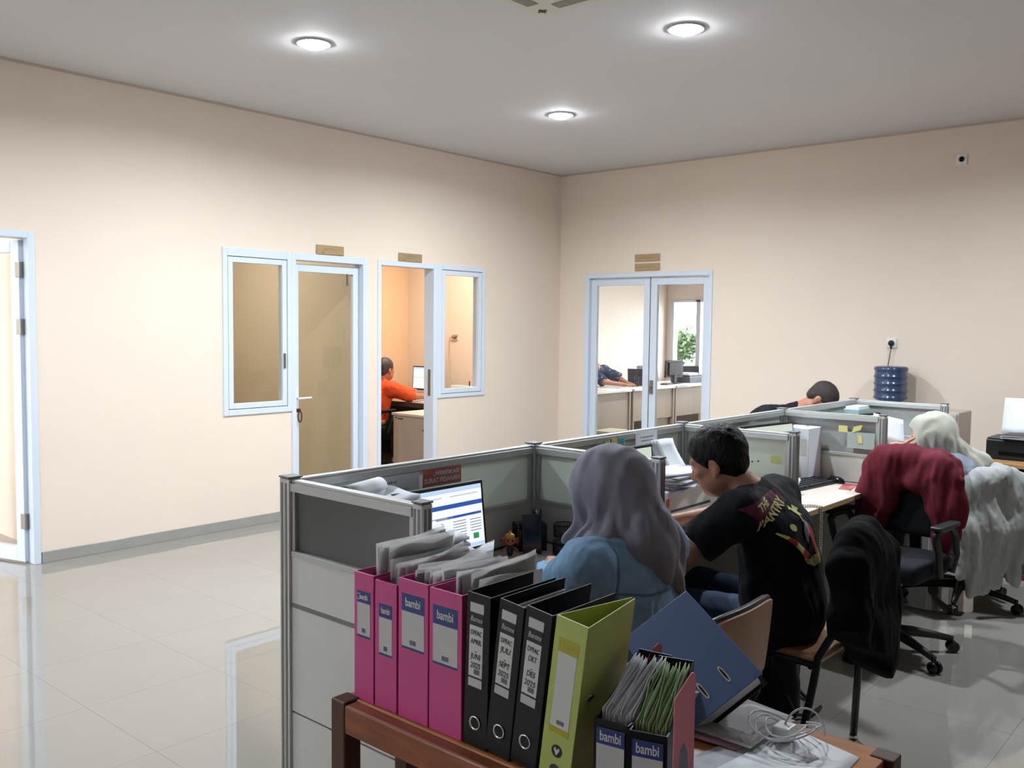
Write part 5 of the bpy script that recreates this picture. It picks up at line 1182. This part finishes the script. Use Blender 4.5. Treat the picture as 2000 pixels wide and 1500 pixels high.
note('sticky_note', 'narrow yellow sticky note hanging on the clear sheet', [(xd, 1.862, .976), (xd, 1.838, .974), (xd, 1.845, 1.022), (xd, 1.868, 1.02)], YELLOW_N, 'sticky notes', .004)
note('pinned_sheet', 'pale clear sheet on the grey divider under the yellow notes', ondiv(xd, 1.775, 1.925, .945, 1.035), mat('pale_green_sheet', 'b6c2bd', .3))
xd = PX[1]-.0215
note('pinned_card', 'small white card on the divider, half behind the veil', ondiv(xd, 2.04, 2.105, 1.04, 1.085), LABW)
gf = thing('green_folder', 'green folder showing blurred through the divider glass', 'folder', (3.975, 2.16, DZ+.001)); bx('cover', (0, -.12, 0), (.022, .12, .30), mat('green_plastic', '4fae5c', .4), gf, bevel=.003); bx('papers', (.004, -.115, .004), (.018, .122, .295), PAPER, gf)
# white file boxes, charger, pouch, beads, brochure on the unoccupied desk
for k, (y, lab) in enumerate(((2.19, 'white file box against the grey divider, next to the spine'), (2.105, 'white file box against the grey divider, nearer the mouse'))):
    q = thing('file_box', lab, 'file box', (4.97, y, DZ+.001), 0, 'white file boxes'); bx('shell', (-.09, -.036, 0), (.08, .036, .30), mat('white_file_board', 'd9dbe4', .5), q, bevel=.003); bx('spine_label', (-.0908, -.022, .15), (-.09, .022, .24), LABEL, q); bx('papers', (-.08, -.03, .005), (.082, .03, .285), PAPER, q)
wc = thing('white_charger', 'white bent plastic phone holder at the keyboard', 'holder', (4.40, 1.98, DZ+.001), .3)
MB().tube([(0, 0, 0), (.02, -.01, .05), (.05, -.02, .10), (.09, -.03, .13)], .012, 8).build('arm', WHITE_P, wc, smooth=True); MB().tube([(0, 0, 0), (.05, -.03, .03), (.11, -.05, .075)], .012, 8).build('arm', WHITE_P, wc, smooth=True); MB().lathe([(0, 0), (.04, 0), (.035, .012), (0, .014)], 18).build('base', WHITE_P, wc, smooth=True)
po = thing('clear_pouch', 'small clear pouch at the desk edge above the bead string', 'pouch', (4.10, 1.80, DZ+.001)); b = Blob(); b.ell((0, 0, .018), (.05, .032, .022), k=.01); b.disp = wrinkle(.006, 70, 4); b.clips = [((0, 0, 0), (0, 0, -1), None)]; b.build('bag', SLEEVE, po, .004, 1); bx('contents', (-.02, -.012, .004), (.02, .012, .016), mat('beige_pouch_filling', 'b9a79a', .7), po)
bd = thing('bead_string', 'string of small pearl beads hanging over the desk edge', 'beads', (4.22, 1.74, DZ)); BEAD = mat('pearl_bead', 'b9b2a2', .25); bm_ = MB().lathe([(0, -.0055), (.004, -.004), (.0055, 0), (.004, .004), (0, .0055)], 8).mesh('bead'); bm_.materials.append(BEAD); bm_.polygons.foreach_set('use_smooth', [True]*len(bm_.polygons))
path = [(-.12, .10, .006), (-.06, .06, .006), (.0, .02, .006), (.01, -.010, .004), (.008, -.014, -.06), (.004, -.014, -.14), (.012, -.014, -.22), (.018, -.014, -.31), (.028, -.014, -.22), (.030, -.014, -.12), (.028, -.014, -.05), (.03, -.010, .004), (.03, .03, .006), (-.03, .09, .006)]
acc = 0.0; last = None
for i in range(len(path)-1):
    a, c2 = np.array(path[i]), np.array(path[i+1]); L = np.linalg.norm(c2-a); s_ = (0.0115-acc) if last is not None else 0
    while s_ < L:
        o = bpy.data.objects.new('bead', bm_); COL.objects.link(o); o.parent = bd; o.location = tuple(a+(c2-a)*s_/L); last = s_; s_ += .0115
    acc = L-(s_-.0115)
br = sheet('brochure', 'red and blue printed brochure beside the mouse', [(4.80, 1.80), (5.02, 1.84), (5.03, 1.92), (4.81, 1.87)], DZ+.001, mat('brochure_print', 'b0605c', .5, var=.5, vscale=14), 'brochure')
# bay 1: paper stacks, pens, phone, doll
def stack(label, loc, rz, w, d, h, n, seed, curl=.0, mats=None):
    t = thing('paper_stack', label, 'papers', loc, rz, 'stacks of folded printouts'); g = np.random.default_rng(seed)
    for k in range(n):
        z = h*k/n; ex = g.normal()*.012; ey = g.normal()*.010; cu = curl*(k/n)
        MB().grid(lambda u, v: (-w/2+w*u+ex, -d/2+d*v+ey, z+cu*(2*u-1)**2*(.4+.6*v)+.004*math.sin(5*u+k)+.003*math.sin(7*v+2*k)), 8, 5).build('paper_bundle', (mats or [PAPER, PAPER2, mat('lilac_paper', 'bdb6cc', .7), PAPER])[k % 4], t, smooth=True, solid=h/n*.75)
    return t
stack('thick stack of fanned printouts in front of the lit monitor', (1.85, 1.965, DZ+.004), -.2, .22, .19, .225, 20, 1, .022)
stack('stack of crumpled printouts behind, against the red sign', (1.90, 2.205, DZ+.004), .12, .22, .15, .30, 18, 2, .03)
stack('low stack of papers in the near corner of the cubicle', (1.76, 2.03, DZ+.004), .05, .15, .26, .16, 10, 4, .03)
rl = thing('paper_roll', 'loosely rolled white paper lying on the stack by the near post', 'papers', (1.80, 2.17, 1.06), .3)
MB().grid(lambda u, v: ((v-.5)*.19, (.022+.010*u)*math.cos(u*9.5), .030+(.022+.010*u)*math.sin(u*9.5)), 34, 4).build('sheet', PAPER, rl, smooth=True, solid=.0008)
tray = thing('wire_tray', 'low wire tray under the rolled paper', 'tray', (1.79, 2.175, .94)); bx('base', (-.10, -.10, .0), (.10, .10, .118), PAPER2, tray, bevel=.004)
MESH = mat('black_wire_mesh', '17181c', .5)
def mesh_cup(label, loc, r, h, name='mesh_cup', sq=None):
    t = thing(name, label, 'pen cup', loc); b = MB(); n = 26
    for k in range(n):
        a = 2*PI*k/n; q = Vector((math.cos(a), math.sin(a), 0)); b.tube([q*r+Vector((0, 0, .002)), q*r*1.04+Vector((0, 0, h))], .0011, 4, cap=False)
    for z in np.linspace(.006, h-.008, max(4, int(h/.010))): b.tube([(r*(1+.04*z/h)*math.cos(a), r*(1+.04*z/h)*math.sin(a), z) for a in np.linspace(0, 2*PI, 24, endpoint=False)], .0010, 4, closed=True)
    b.build('wire_wall', MESH, t); MB().tube([(r*1.04*math.cos(a), r*1.04*math.sin(a), h) for a in np.linspace(0, 2*PI, 28, endpoint=False)], .0028, 6, closed=True).build('rim', BLACK, t, smooth=True)
    MB().lathe([(0, 0), (r, 0), (r, .003), (0, .003)], 24).build('base', BLACK, t); return t
mesh_cup('small round wire basket nearer the phone', (2.685, 2.075, DZ+.066), .036, .048); mesh_cup('lower round wire basket under the smaller one', (2.685, 2.075, DZ+.001), .038, .045)
mesh_cup('taller round wire basket beside the veil', (2.735, 2.02, DZ+.001), .040, .105)
pn = thing('pen_holder', 'rectangular black wire pen holder behind the phone', 'pen holder', (2.655, 2.215, DZ+.001), -.6); b = MB(); W2, D2, H2 = .058, .034, .10
for s in (-1, 1):
    for k in range(14): x = -W2+2*W2*k/13; b.bar((x, s*D2, 0), (x, s*D2, H2), .0018)
    for k in range(8): y = -D2+2*D2*k/7; b.bar((s*W2, y, 0), (s*W2, y, H2), .0018)
for z in np.linspace(.004, H2, 11):
    for s in (-1, 1): b.bar((-W2, s*D2, z), (W2, s*D2, z), .0018); b.bar((s*W2, -D2, z), (s*W2, D2, z), .0018)
b.build('wire_wall', MESH, pn); bx('base', (-W2, -D2, 0), (W2, D2, .003), BLACK, pn); bx('divider', (-.001, -D2, 0), (.001, D2, H2*.9), MESH, pn)
pens = [('black pen with silver clip standing in the wire holder', BLACK), ('white marker standing in the wire holder', WHITE_P), ('dark blue pen standing in the wire holder', mat('dark_blue_pen', '1e2440', .4)), ('purple pen standing in the wire holder', mat('purple_pen', '4a3a5c', .4)), ('silver pen standing in the wire holder', STEEL), ('black marker leaning in the wire holder', DGREY), ('grey pencil leaning in the wire holder', mat('grey_pencil', '6f7278', .5))]
for k, (lab, m) in enumerate(pens):
    c = Matrix.Rotation(-.6, 3, 'Z') @ Vector((.012+.012*(k % 4), -.02+.018*(k // 3), 0)); q = thing('pen', lab, 'pen', (2.655+c.x, 2.215+c.y, DZ+.005), 0, 'pens in the wire holder'); q.rotation_euler = (.06*math.sin(k*2), .08*math.cos(k*3), 0)
    MB().cyl((0, 0, 0), (0, 0, .125+.006*(k % 3)), .0045, 10).build('barrel', m, q, smooth=True); MB().cyl((0, 0, .118+.006*(k % 3)), (0, 0, .14+.006*(k % 3)), .0048, 10, .003).build('cap', WHITE_P if k in (1, 4) else m, q, smooth=True); bx('clip', (.004, -.0015, .10), (.0065, .0015, .135), CHROME, q)
gl = thing('green_highlighter', 'green highlighter at the left end of the wire holder', 'pen', (2.615, 2.225, DZ+.005), 0); MB().cyl((0, 0, 0), (0, 0, .075), .007, 10).build('barrel', mat('green_marker', '7fa23c', .4), gl, smooth=True); MB().cyl((0, 0, .075), (0, 0, .10), .0065, 10, .004).build('cap', BLACK, gl, smooth=True)
ph = thing('smartphone', 'black smartphone propped upright against the wire pen holder', 'phone', (2.60, 2.155, DZ+.001), -.72); Mp = Matrix.Rotation(-.16, 4, 'X')
MB().box((-.036, -.004, 0), (.036, .004, .150), Mp).build('body', mat('phone_grey_edge', '5a5d63', .3, metal=.5), ph, bevel=.004, seg=3); MB().box((-.0335, -.0048, .003), (.0335, -.0040, .147), Mp).build('screen', mat('phone_screen', '1b1d21', .12), ph, bevel=.0003)
dl = thing('figurine', 'small figurine with red cheeks and yellow crown beside the monitor', 'figurine', (2.525, 2.20, DZ+.001), -.8); FG = lambda n, c: mat('figurine_'+n, c, .35)
b = Blob(); b.ell((0, 0, .022), (.013, .011, .024), k=.01); b.build('torso', FG('black', '23211f'), dl, .003); b = Blob(); b.ell((0, 0, .058), (.021, .019, .020), k=.008); b.build('head', FG('face', 'c8744e'), dl, .003)
for s in (-1, 1): b = Blob(); b.ell((s*.024, 0, .056), (.011, .010, .013), k=.004); b.build('hair_bun', FG('red', 'a5402f'), dl, .003); b = Blob(); b.ell((s*.008, -.018, .060), (.004, .002, .005), k=.001); b.build('eye', BLACKG, dl, .0015)
b = Blob(); b.ell((0, 0, .074), (.019, .017, .011), k=.004); b.cap((0, 0, .08), (0, 0, .095), .007, .003, k=.006); b.build('crown', FG('yellow', 'd7a53a'), dl, .003)
for s in (-1, 1): MB().tube([(s*.010, 0, .034), (s*.024, -.004, .026), (s*.03, -.008, .016)], .004, 6).build('arm', FG('face', 'c8744e'), dl, smooth=True)
sheet('paper_sheet', 'bluish-white printed paper under the denim woman\'s hands', [(2.40, 1.90), (2.60, 1.93), (2.58, 2.10), (2.38, 2.08)], DZ+.0012, mat('bluish_paper', 'd5e2f0', .7), curl=.006)
sheet('paper_sheet', 'white paper under the bluish one, towards the keyboard', [(2.36, 1.80), (2.55, 1.78), (2.57, 1.96), (2.38, 1.98)], DZ+.0006, PAPER)
sheet('paper_sheet', 'white paper below the man\'s forearms', [(2.88, 1.80), (3.12, 1.79), (3.13, 1.98), (2.90, 2.0)], DZ+.0006, PAPER)
pc = thing('plastic_packet', 'crumpled clear packet beside the hands', 'packet', (2.66, 1.965, DZ+.001)); b = Blob(); b.ell((0, 0, .012), (.04, .03, .016), k=.01); b.disp = wrinkle(.008, 90, 14); b.clips = [((0, 0, 0), (0, 0, -1), None)]; b.build('bag', SLEEVE, pc, .0035, 0)
# bay 4 papers
hs = thing('slanting_paper', 'large white paper slanting in front of the dark monitor', 'papers', (5.74, 1.93, .95), 0); MB().grid(lambda u, v: (.02*v, .085-.18*u+.02*v, .0+.135*v-.05*u+.02*u*v), 5, 6).build('sheet', PAPER, hs, smooth=True, solid=.001)
hk = thing('paper_tray', 'stacked white paper trays on the pale-veiled woman\'s desk', 'tray', (5.47, 2.12, DZ+.001))
for k in range(4): bx('tray', (-.14, -.10, .05*k), (.14, .10, .05*k+.008), WHITE_P, hk, bevel=.003); bx('papers', (-.13, -.09, .05*k+.009), (.13, .09, .05*k+.03), PAPER, hk)
for s in (-1, 1):
    for q in (-1, 1): bx('post', (s*.135-.005, q*.095-.005, 0), (s*.135+.005, q*.095+.005, .17), WHITE_P, hk)
ct = thing('clear_tray', 'clear teal-tinted tray standing on the paper trays by the spine', 'tray', (5.98, 2.22, 1.03)); bx('tray', (-.10, -.05, 0), (.10, .05, .06), mat('teal_tint_plastic', 'a9c4c4', .2), ct, bevel=.004); bx('papers', (-.09, -.045, .06), (.09, .04, .075), PAPER, ct)
cs = thing('document_boxes', 'white box carrying the clear tray in the far cubicle corner', 'box', (5.98, 2.22, DZ+.001)); bx('carton', (-.11, -.06, 0), (.11, .06, .278), LABW, cs, bevel=.002); bx('lid', (-.113, -.063, .22), (.113, .063, .2785), LABW, cs)
# ================================================================ right side of the room
DPLAS = mat('grey_white_dispenser', 'c3c4c6', .35)
wd = thing('water_dispenser', 'pale water dispenser under the blue bottle', 'water dispenser', (7.79, 2.62, 0))
bx('cabinet', (-.16, -.16, 0), (.16, .16, .95), DPLAS, wd, bevel=.015); MB().lathe([(.135, .95), (.135, .99), (.10, 1.0), (.06, .98)], 28).build('bottle_seat', DPLAS, wd, smooth=True)
bx('tap_recess', (-.165, -.10, .62), (-.158, .10, .82), DGREY, wd); [MB().cyl((-.165, y, .78), (-.20, y, .77), .012, 10).build('tap', m, wd) for y, m in ((-.05, mat('blue_tap', '2d5fb0', .4)), (.05, mat('red_tap', 'b0392d', .4)))]
BLUEP = mat('blue_water_plastic', '43587a', .2, spec=.5, coat=.3)
BLUEP.node_tree.nodes['Principled BSDF'].inputs['Transmission Weight'].default_value = .35
bo = thing('water_bottle', 'blue ribbed water bottle upside down on the dispenser', 'water bottle', (7.79, 2.62, 1.0)); pr = [(.03, -.03), (.05, .0), (.11, .02)]
for k in range(4): z = .03+k*.058; pr += [(.128, z), (.1345, z+.008), (.1345, z+.018), (.128, z+.026), (.127, z+.05)]
pr += [(.128, .262), (.134, .272), (.134, .288), (.122, .300), (.10, .303), (0, .300)]
MB().lathe(pr, 40).build('bottle', BLUEP, bo, smooth=True)
DRW = mat('beige_drawer_plastic', 'b3a79c', .45)
dt = thing('drawer_tower', 'beige plastic drawer tower behind the pale veil', 'drawers', (7.10, 1.985, 0), 0)
bx('frame', (-.14, -.125, 0), (.18, .125, 1.02), DRW, dt, bevel=.008)
for k in range(5): d = bx('drawer', (-.155, -.112, .03+k*.198), (-.13, .112, .215+k*.198), DRW, dt, bevel=.006); bx('handle', (-.168, -.05, .15+k*.198), (-.155, .05, .165+k*.198), mat('drawer_handle', '6d645e', .5), d, bevel=.003)
TW = mat('oak_table_laminate', 'b58a5c', .35, var=.12, vscale=4, stretch=(8, 1, 1)); TWD = mat('dark_walnut_panel', '2e211c', .5, var=.2, vscale=6)
pt = thing('printer_table', 'oak-topped dark table against the wall carrying the printer', 'table', (6.86, .66, 0)); bx('top', (-.34, -1.0, .722), (.36, 1.0, .75), TW, pt, bevel=.003)
for y in (-.97, -.02, .93): bx('side_panel', (-.31, y, 0), (.34, y+.025, .722), TWD, pt)
bx('back_panel', (.10, -.97, .05), (.12, .955, .722), TWD, pt); bx('foot_rail', (-.315, -.98, 0), (-.29, .96, .035), mat('dark_red_rail', '5a2226', .5), pt)
cp = thing('computer_case', 'dark computer case under the printer table', 'computer', (6.82, 1.28, .001)); bx('case', (-.22, -.09, 0), (.20, .09, .44), BLACK, cp, bevel=.006); bx('front_panel', (-.228, -.085, .01), (-.22, .085, .43), DGREY, cp, bevel=.004); bx('drive_bay', (-.231, -.07, .36), (-.228, .07, .39), BLACKG, cp)
pr_ = thing('inkjet_printer', 'black inkjet printer with paper standing in its feeder', 'printer', (6.86, 1.375, .751)); bx('body', (-.17, -.24, 0), (.17, .24, .135), BLACK, pr_, bevel=.012); bx('front_slot', (-.172, -.16, .03), (-.168, .16, .055), BLACKG, pr_)
bx('lid', (-.165, -.235, .135), (.10, .235, .142), DGREY, pr_, bevel=.003); bx('feeder', (.125, -.16, .13), (.145, .16, .24), BLACK, pr_, bevel=.004)
MB().grid(lambda u, v: (.10+.05*v+.02*v*v, -.06+.27*u, .14+.25*v), 4, 6).build('feed_paper', PAPER, pr_, smooth=True, solid=.004)
ps = thing('printed_papers', 'grey-edged papers lying on the printer lid', 'papers', (6.80, 1.36, .894))
for k in range(6): q = MB().grid(lambda u, v: (-.14+.22*u, -.20+.36*v, .004*k+.010*math.sin(3*v)*k/6), 4, 5).build('paper_sheet', PAPER2 if k < 5 else mat('dark_paper_cover', '4b3f3f', .6), ps, smooth=True, solid=.002); q.rotation_euler = (0, 0, .05*math.sin(k*2))
# desk on the far side of the spine for the bowed man, and his chair
fd = thing('cubicle_desk', 'desk on the far side of the spine, under the bowed man', 'desk', (5.95, 2.60, 0), 0, 'cubicle desks'); bx('worktop', (-.85, -.255, DZ-.024), (.85, .27, DZ), DESK, fd, bevel=.002)
for s in (-1, 1): bx('side_panel', (s*.84-.009, -.24, 0), (s*.84+.009, .2, DZ-.024), PANEL, fd)
office_chair('black swivel chair under the bowed man behind the spine', (6.10, 3.16, 0), PI, .3, .66, .12)

# ================================================================ small office
CAB = mat('worn_grey_cabinet_board', 'b8aca2', .5, var=.06, vscale=6); DKT = mat('dark_desk_board', '4b3d36', .45)
od = thing('office_desk', 'dark-edged desk with the monitor in the small office', 'desk', (7.40, 7.80, 0)); bx('worktop', (-.58, -.68, .72), (.55, .88, .75), mat('grey_desk_top', '9c8a7c', .4), od, bevel=.003); bx('edge_band', (-.585, -.68, .70), (-.575, .88, .752), DKT, od)
for y in (-.66, .84): bx('side_panel', (-.5, y, 0), (.5, y+.025, .72), DKT, od)
bx('modesty_panel', (.0, -.63, .2), (.02, .84, .72), mat('black_panel', '16171b', .6), od)
monitor('lit monitor with pale spreadsheet in the small office', (7.66, 8.03, .751), -PI/2, .50, .29, .06, [(0, .5, 1, .53, 8), (0, .42, 1, .425, 3), (0, .62, 1, .625, 3), (0, .3, 1, .305, 3), (0, .93, 1, 1, 3)], 0, .05)
sheet('paper_sheet', 'white paper by the hand of the man in orange', [(6.95, 7.15), (7.25, 7.12), (7.27, 7.42), (6.97, 7.45)], .7515, PAPER)
ks = thing('paper_stack', 'grey pile of papers behind the arm of the man in orange', 'papers', (7.45, 8.35, .752), .2); [bx('paper_bundle', (-.15, -.2, .012*k), (.15, .2, .012*k+.011), PAPER2, ks) for k in range(6)]
gc = thing('grey_cabinet', 'worn light grey cabinet standing in the open doorway', 'cabinet', (6.60, 6.82, 0)); bx('carcass', (-.31, -.31, 0), (.31, .27, .675), CAB, gc, bevel=.003); bx('top', (-.325, -.32, .675), (.32, .285, .70), mat('pale_cabinet_top', 'd5cabf', .45), gc, bevel=.003)
bx('back_board', (-.313, -.305, .01), (-.309, .265, .67), CAB, gc); bx('slot', (-.3145, .12, .635), (-.3125, .20, .648), DGREY, gc)
for y, z in ((-.18, .55), (-.18, .12), (.225, .65)): MB().cyl((-.316, y, z), (-.308, y, z), .009, 10).build('bolt_hole', BLACK, gc)
office_chair('black swivel chair of the man in orange', (6.52, 7.74, 0), -PI/2, .5, .64, .10)
mb_ = thing('modem_box', 'white modem box on the small office desk behind the window', 'modem', (7.78, 7.55, .751), 0); bx('case', (-.06, -.17, .09), (.06, .14, .14), WHITE_P, mb_, bevel=.006); bx('riser', (-.05, -.15, 0), (.05, .12, .09), LABEL, mb_); bx('aerial', (-.05, -.16, .13), (-.04, -.15, .2), BLACK, mb_)
so2 = socket('wall socket with trailing cable seen through the narrow window', frame_M((XL, 7.86, 1.462), (0, -1, 0), (0, 0, 1)))
for k in range(2): MB().lathe([(.022, .01), (.022, .04), (0, .045)], 14, Matrix.Translation((-.02+.04*k, .012*k, 0))).build('plug', mat('tan_plug', 'b08b68', .5), so2, smooth=True)
MB().tube([(-.03, -.02, .03), (.0-.07, .0, .03), (-.10, -.05, .02), (-.11, -.25, .012), (-.09, -.40, .012), (-.04, -.52, .02), (0, -.57, .05)], .006, 6).build('cable', mat('pale_cable', 'd8c3ac', .5), so2, smooth=True)

# ================================================================ far office
CD = mat('grey_beige_desk_front', '958878', .5, var=.06, vscale=4, stretch=(1, 1, .3)); CT = mat('pale_desk_top', 'dcdcd2', .3)
for k, (x0, x1, lab) in enumerate(((9.35, 10.52, 'grey-beige desk the batik-shirted man leans over'), (10.58, 11.66, 'grey-beige desk in the middle of the far office'), (11.70, 12.90, 'grey-beige desk with the black monitor, by the far window'))):
    d = thing('far_desk', lab, 'desk', ((x0+x1)/2, 7.38, 0), 0, 'desks in the far office'); hw = (x1-x0)/2; bx('worktop', (-hw, -.40, .722), (hw, .40, .75), CT, d, bevel=.003)
    bx('front_panel', (-hw+.03, -.36, .02 if k == 0 else .30), (hw-.03, -.34, .722), CD, d)
    for s in (-1, 1): bx('side_panel', (s*(hw-.015)-.015, -.38, 0), (s*(hw-.015)+.015, .38, .722), CD, d)
    if k: bx('drawer_unit', (hw-.42, -.32, .05), (hw-.05, .3, .70), CD, d)
monitor('black monitor seen from behind in the far office', (12.05, 7.26, .751), PI-.15, .40, .26, .10, None, 7, .05)
lp = thing('laptop', 'open dark laptop seen edge-on in the far office', 'laptop', (11.28, 7.36, .751), .3); bx('base', (-.02, -.17, 0), (.22, .17, .018), DGREY, lp, bevel=.003); MB().box((-.02, -.17, .018), (-.008, .17, .25), Matrix.Rotation(-.12, 4, 'Y')).build('lid', DGREY, lp, bevel=.002)
pcup = mesh_cup('wire pen cup on the far office desk', (11.10, 7.30, .751), .04, .09)
for k, c in enumerate(('2e6b3a', '24304f', '6b2f2a')): q = thing('pen', ['green pen', 'navy pen', 'maroon pen'][k]+' in the far office pen cup', 'pen', (11.10, 7.30, .756), 0, 'pens on the far office desk'); q.rotation_euler = (.2*(k-1), .15*k-.1, 0); MB().cyl((0, 0, 0), (0, 0, .15), .005, 8).build('barrel', mat('far_pen_%d' % k, c, .5), q); MB().cyl((0, 0, .15), (0, 0, .165), .005, 8, .002).build('tip', BLACK, q)
for k, (x, y, lab) in enumerate(((10.25, 7.18, 'white papers under the arms of the batik-shirted man'), (10.72, 7.14, 'white papers overhanging the middle far desk'), (12.35, 7.15, 'white papers under the black monitor in the far office'), (11.85, 7.1, 'white papers at the edge of the window desk'))):
    sheet('paper_sheet', lab, [(x-.2, y-.12), (x+.15, y-.14), (x+.18, y+.1), (x-.17, y+.12)], .7515, PAPER, th=.006)
ko = thing('keyboard', 'small black keyboard on the far office window desk', 'keyboard', (11.80, 7.22, .751)); bx('case', (-.08, -.06, 0), (.10, .06, .018), BLACK, ko, bevel=.003); bx('keys', (-.07, -.05, .018), (.09, .05, .022), DGREY, ko)
GCH = mat('grey_chair_plastic', '8b8d8f', .4)
fc = thing('grey_chair_shell', 'light grey chair back standing by the far window', 'chair', (12.75, 8.05, 0), 2.6)
b = Blob(); b.box((0, -.2, .80), (.17, .004, .16), .02, k=.02, R=rotm(0, -.25)); b.build('backrest', GCH, fc, .012, 2); b = Blob(); b.box((0, 0, .45), (.19, .19, .004), .02, k=.02); b.build('seat', GCH, fc, .012, 2)
for s in (-1, 1):
    for q in (-1, 1): MB().tube([(s*.17, q*.16, .45), (s*.21, q*.21, 0)], .014, 8).build('leg', BLK_M, fc)
    MB().tube([(s*.14, -.17, .46), (s*.14, -.20, .68)], .012, 8).build('back_support', BLK_M, fc)
fc2 = office_chair('dark mesh swivel chair at the right of the far office monitor', (13.35, 7.55, 0), PI-.3, .2, .80, .14)
ob = thing('desktop_scanner', 'dark flat scanner on the far office window desk', 'scanner', (12.60, 7.35, .751)); bx('body', (-.2, -.17, 0), (.2, .17, .10), DGREY, ob, bevel=.01); bx('lid', (-.19, -.16, .10), (.19, .16, .12), BLACK, ob, bevel=.006); bx('papers', (-.15, -.12, .121), (.15, .12, .15), PAPER, ob)
cr = thing('file_crate', 'pale crate on the floor below the leaning man in the far office', 'crate', (9.75, 6.80, 0.001)); bx('box', (-.2, -.12, 0), (.2, .12, .26), mat('pale_green_crate', 'a9a78c', .6), cr, bevel=.006); bx('rim', (-.21, -.13, .24), (.21, .13, .27), mat('crate_rim', 'b8b79c', .6), cr, bevel=.004)
# tree outside the far window
tr = thing('garden_tree', 'leafy green tree outside the far window', 'tree', (18.0, 10.62, -.06)); MB().tube([(0, 0, 0), (.02, .01, .5), (-.02, .03, 1.0), (.02, 0, 1.35)], [.05, .045, .035, .02], 8).build('trunk', mat('tree_bark', '2a241d', .8, var=.2, vscale=12), tr, smooth=True)
LEAF = mat('garden_leaf', '2c4a1a', .6, var=.3, vscale=5); b = MB(); g = np.random.default_rng(9)
for k in range(2600):
    p = g.normal(size=3)*np.array((.17, .13, .14))+np.array((0, 0, 1.27)); d = Vector(g.normal(size=3)).normalized(); e = d.orthogonal().normalized(); L = .10+.05*g.random(); p = Vector(p)
    b._add([p, p+d*L*.5+e*L*.25, p+d*L, p+d*L*.5-e*L*.25], [(0, 1, 2, 3)])
o = b.build('foliage', LEAF, tr); o['kind'] = 'stuff'

# wooden stool at the right edge of the picture
ws = thing('wooden_stool', 'edge of a red-brown wooden stool cut by the picture edge', 'stool', (2.82, .362, 0)); STW = mat('stool_wood', '6d3420', .4, var=.2, vscale=8)
MB().lathe([(0, .60), (.165, .60), (.172, .615), (.172, .65), (.165, .66), (0, .662)], 36).build('seat', STW, ws, smooth=True)
for k in range(4): a = PI/4+k*PI/2-.5; MB().tube([(.09*math.cos(a), .09*math.sin(a), .60), (.13*math.cos(a), .13*math.sin(a), 0)], .016, 10).build('leg', STW, ws, smooth=True)
MB().tube([(.11*math.cos(a), .11*math.sin(a), .25) for a in np.linspace(0, 2*PI, 24, endpoint=False)], .008, 8, closed=True).build('foot_ring', STW, ws, smooth=True)
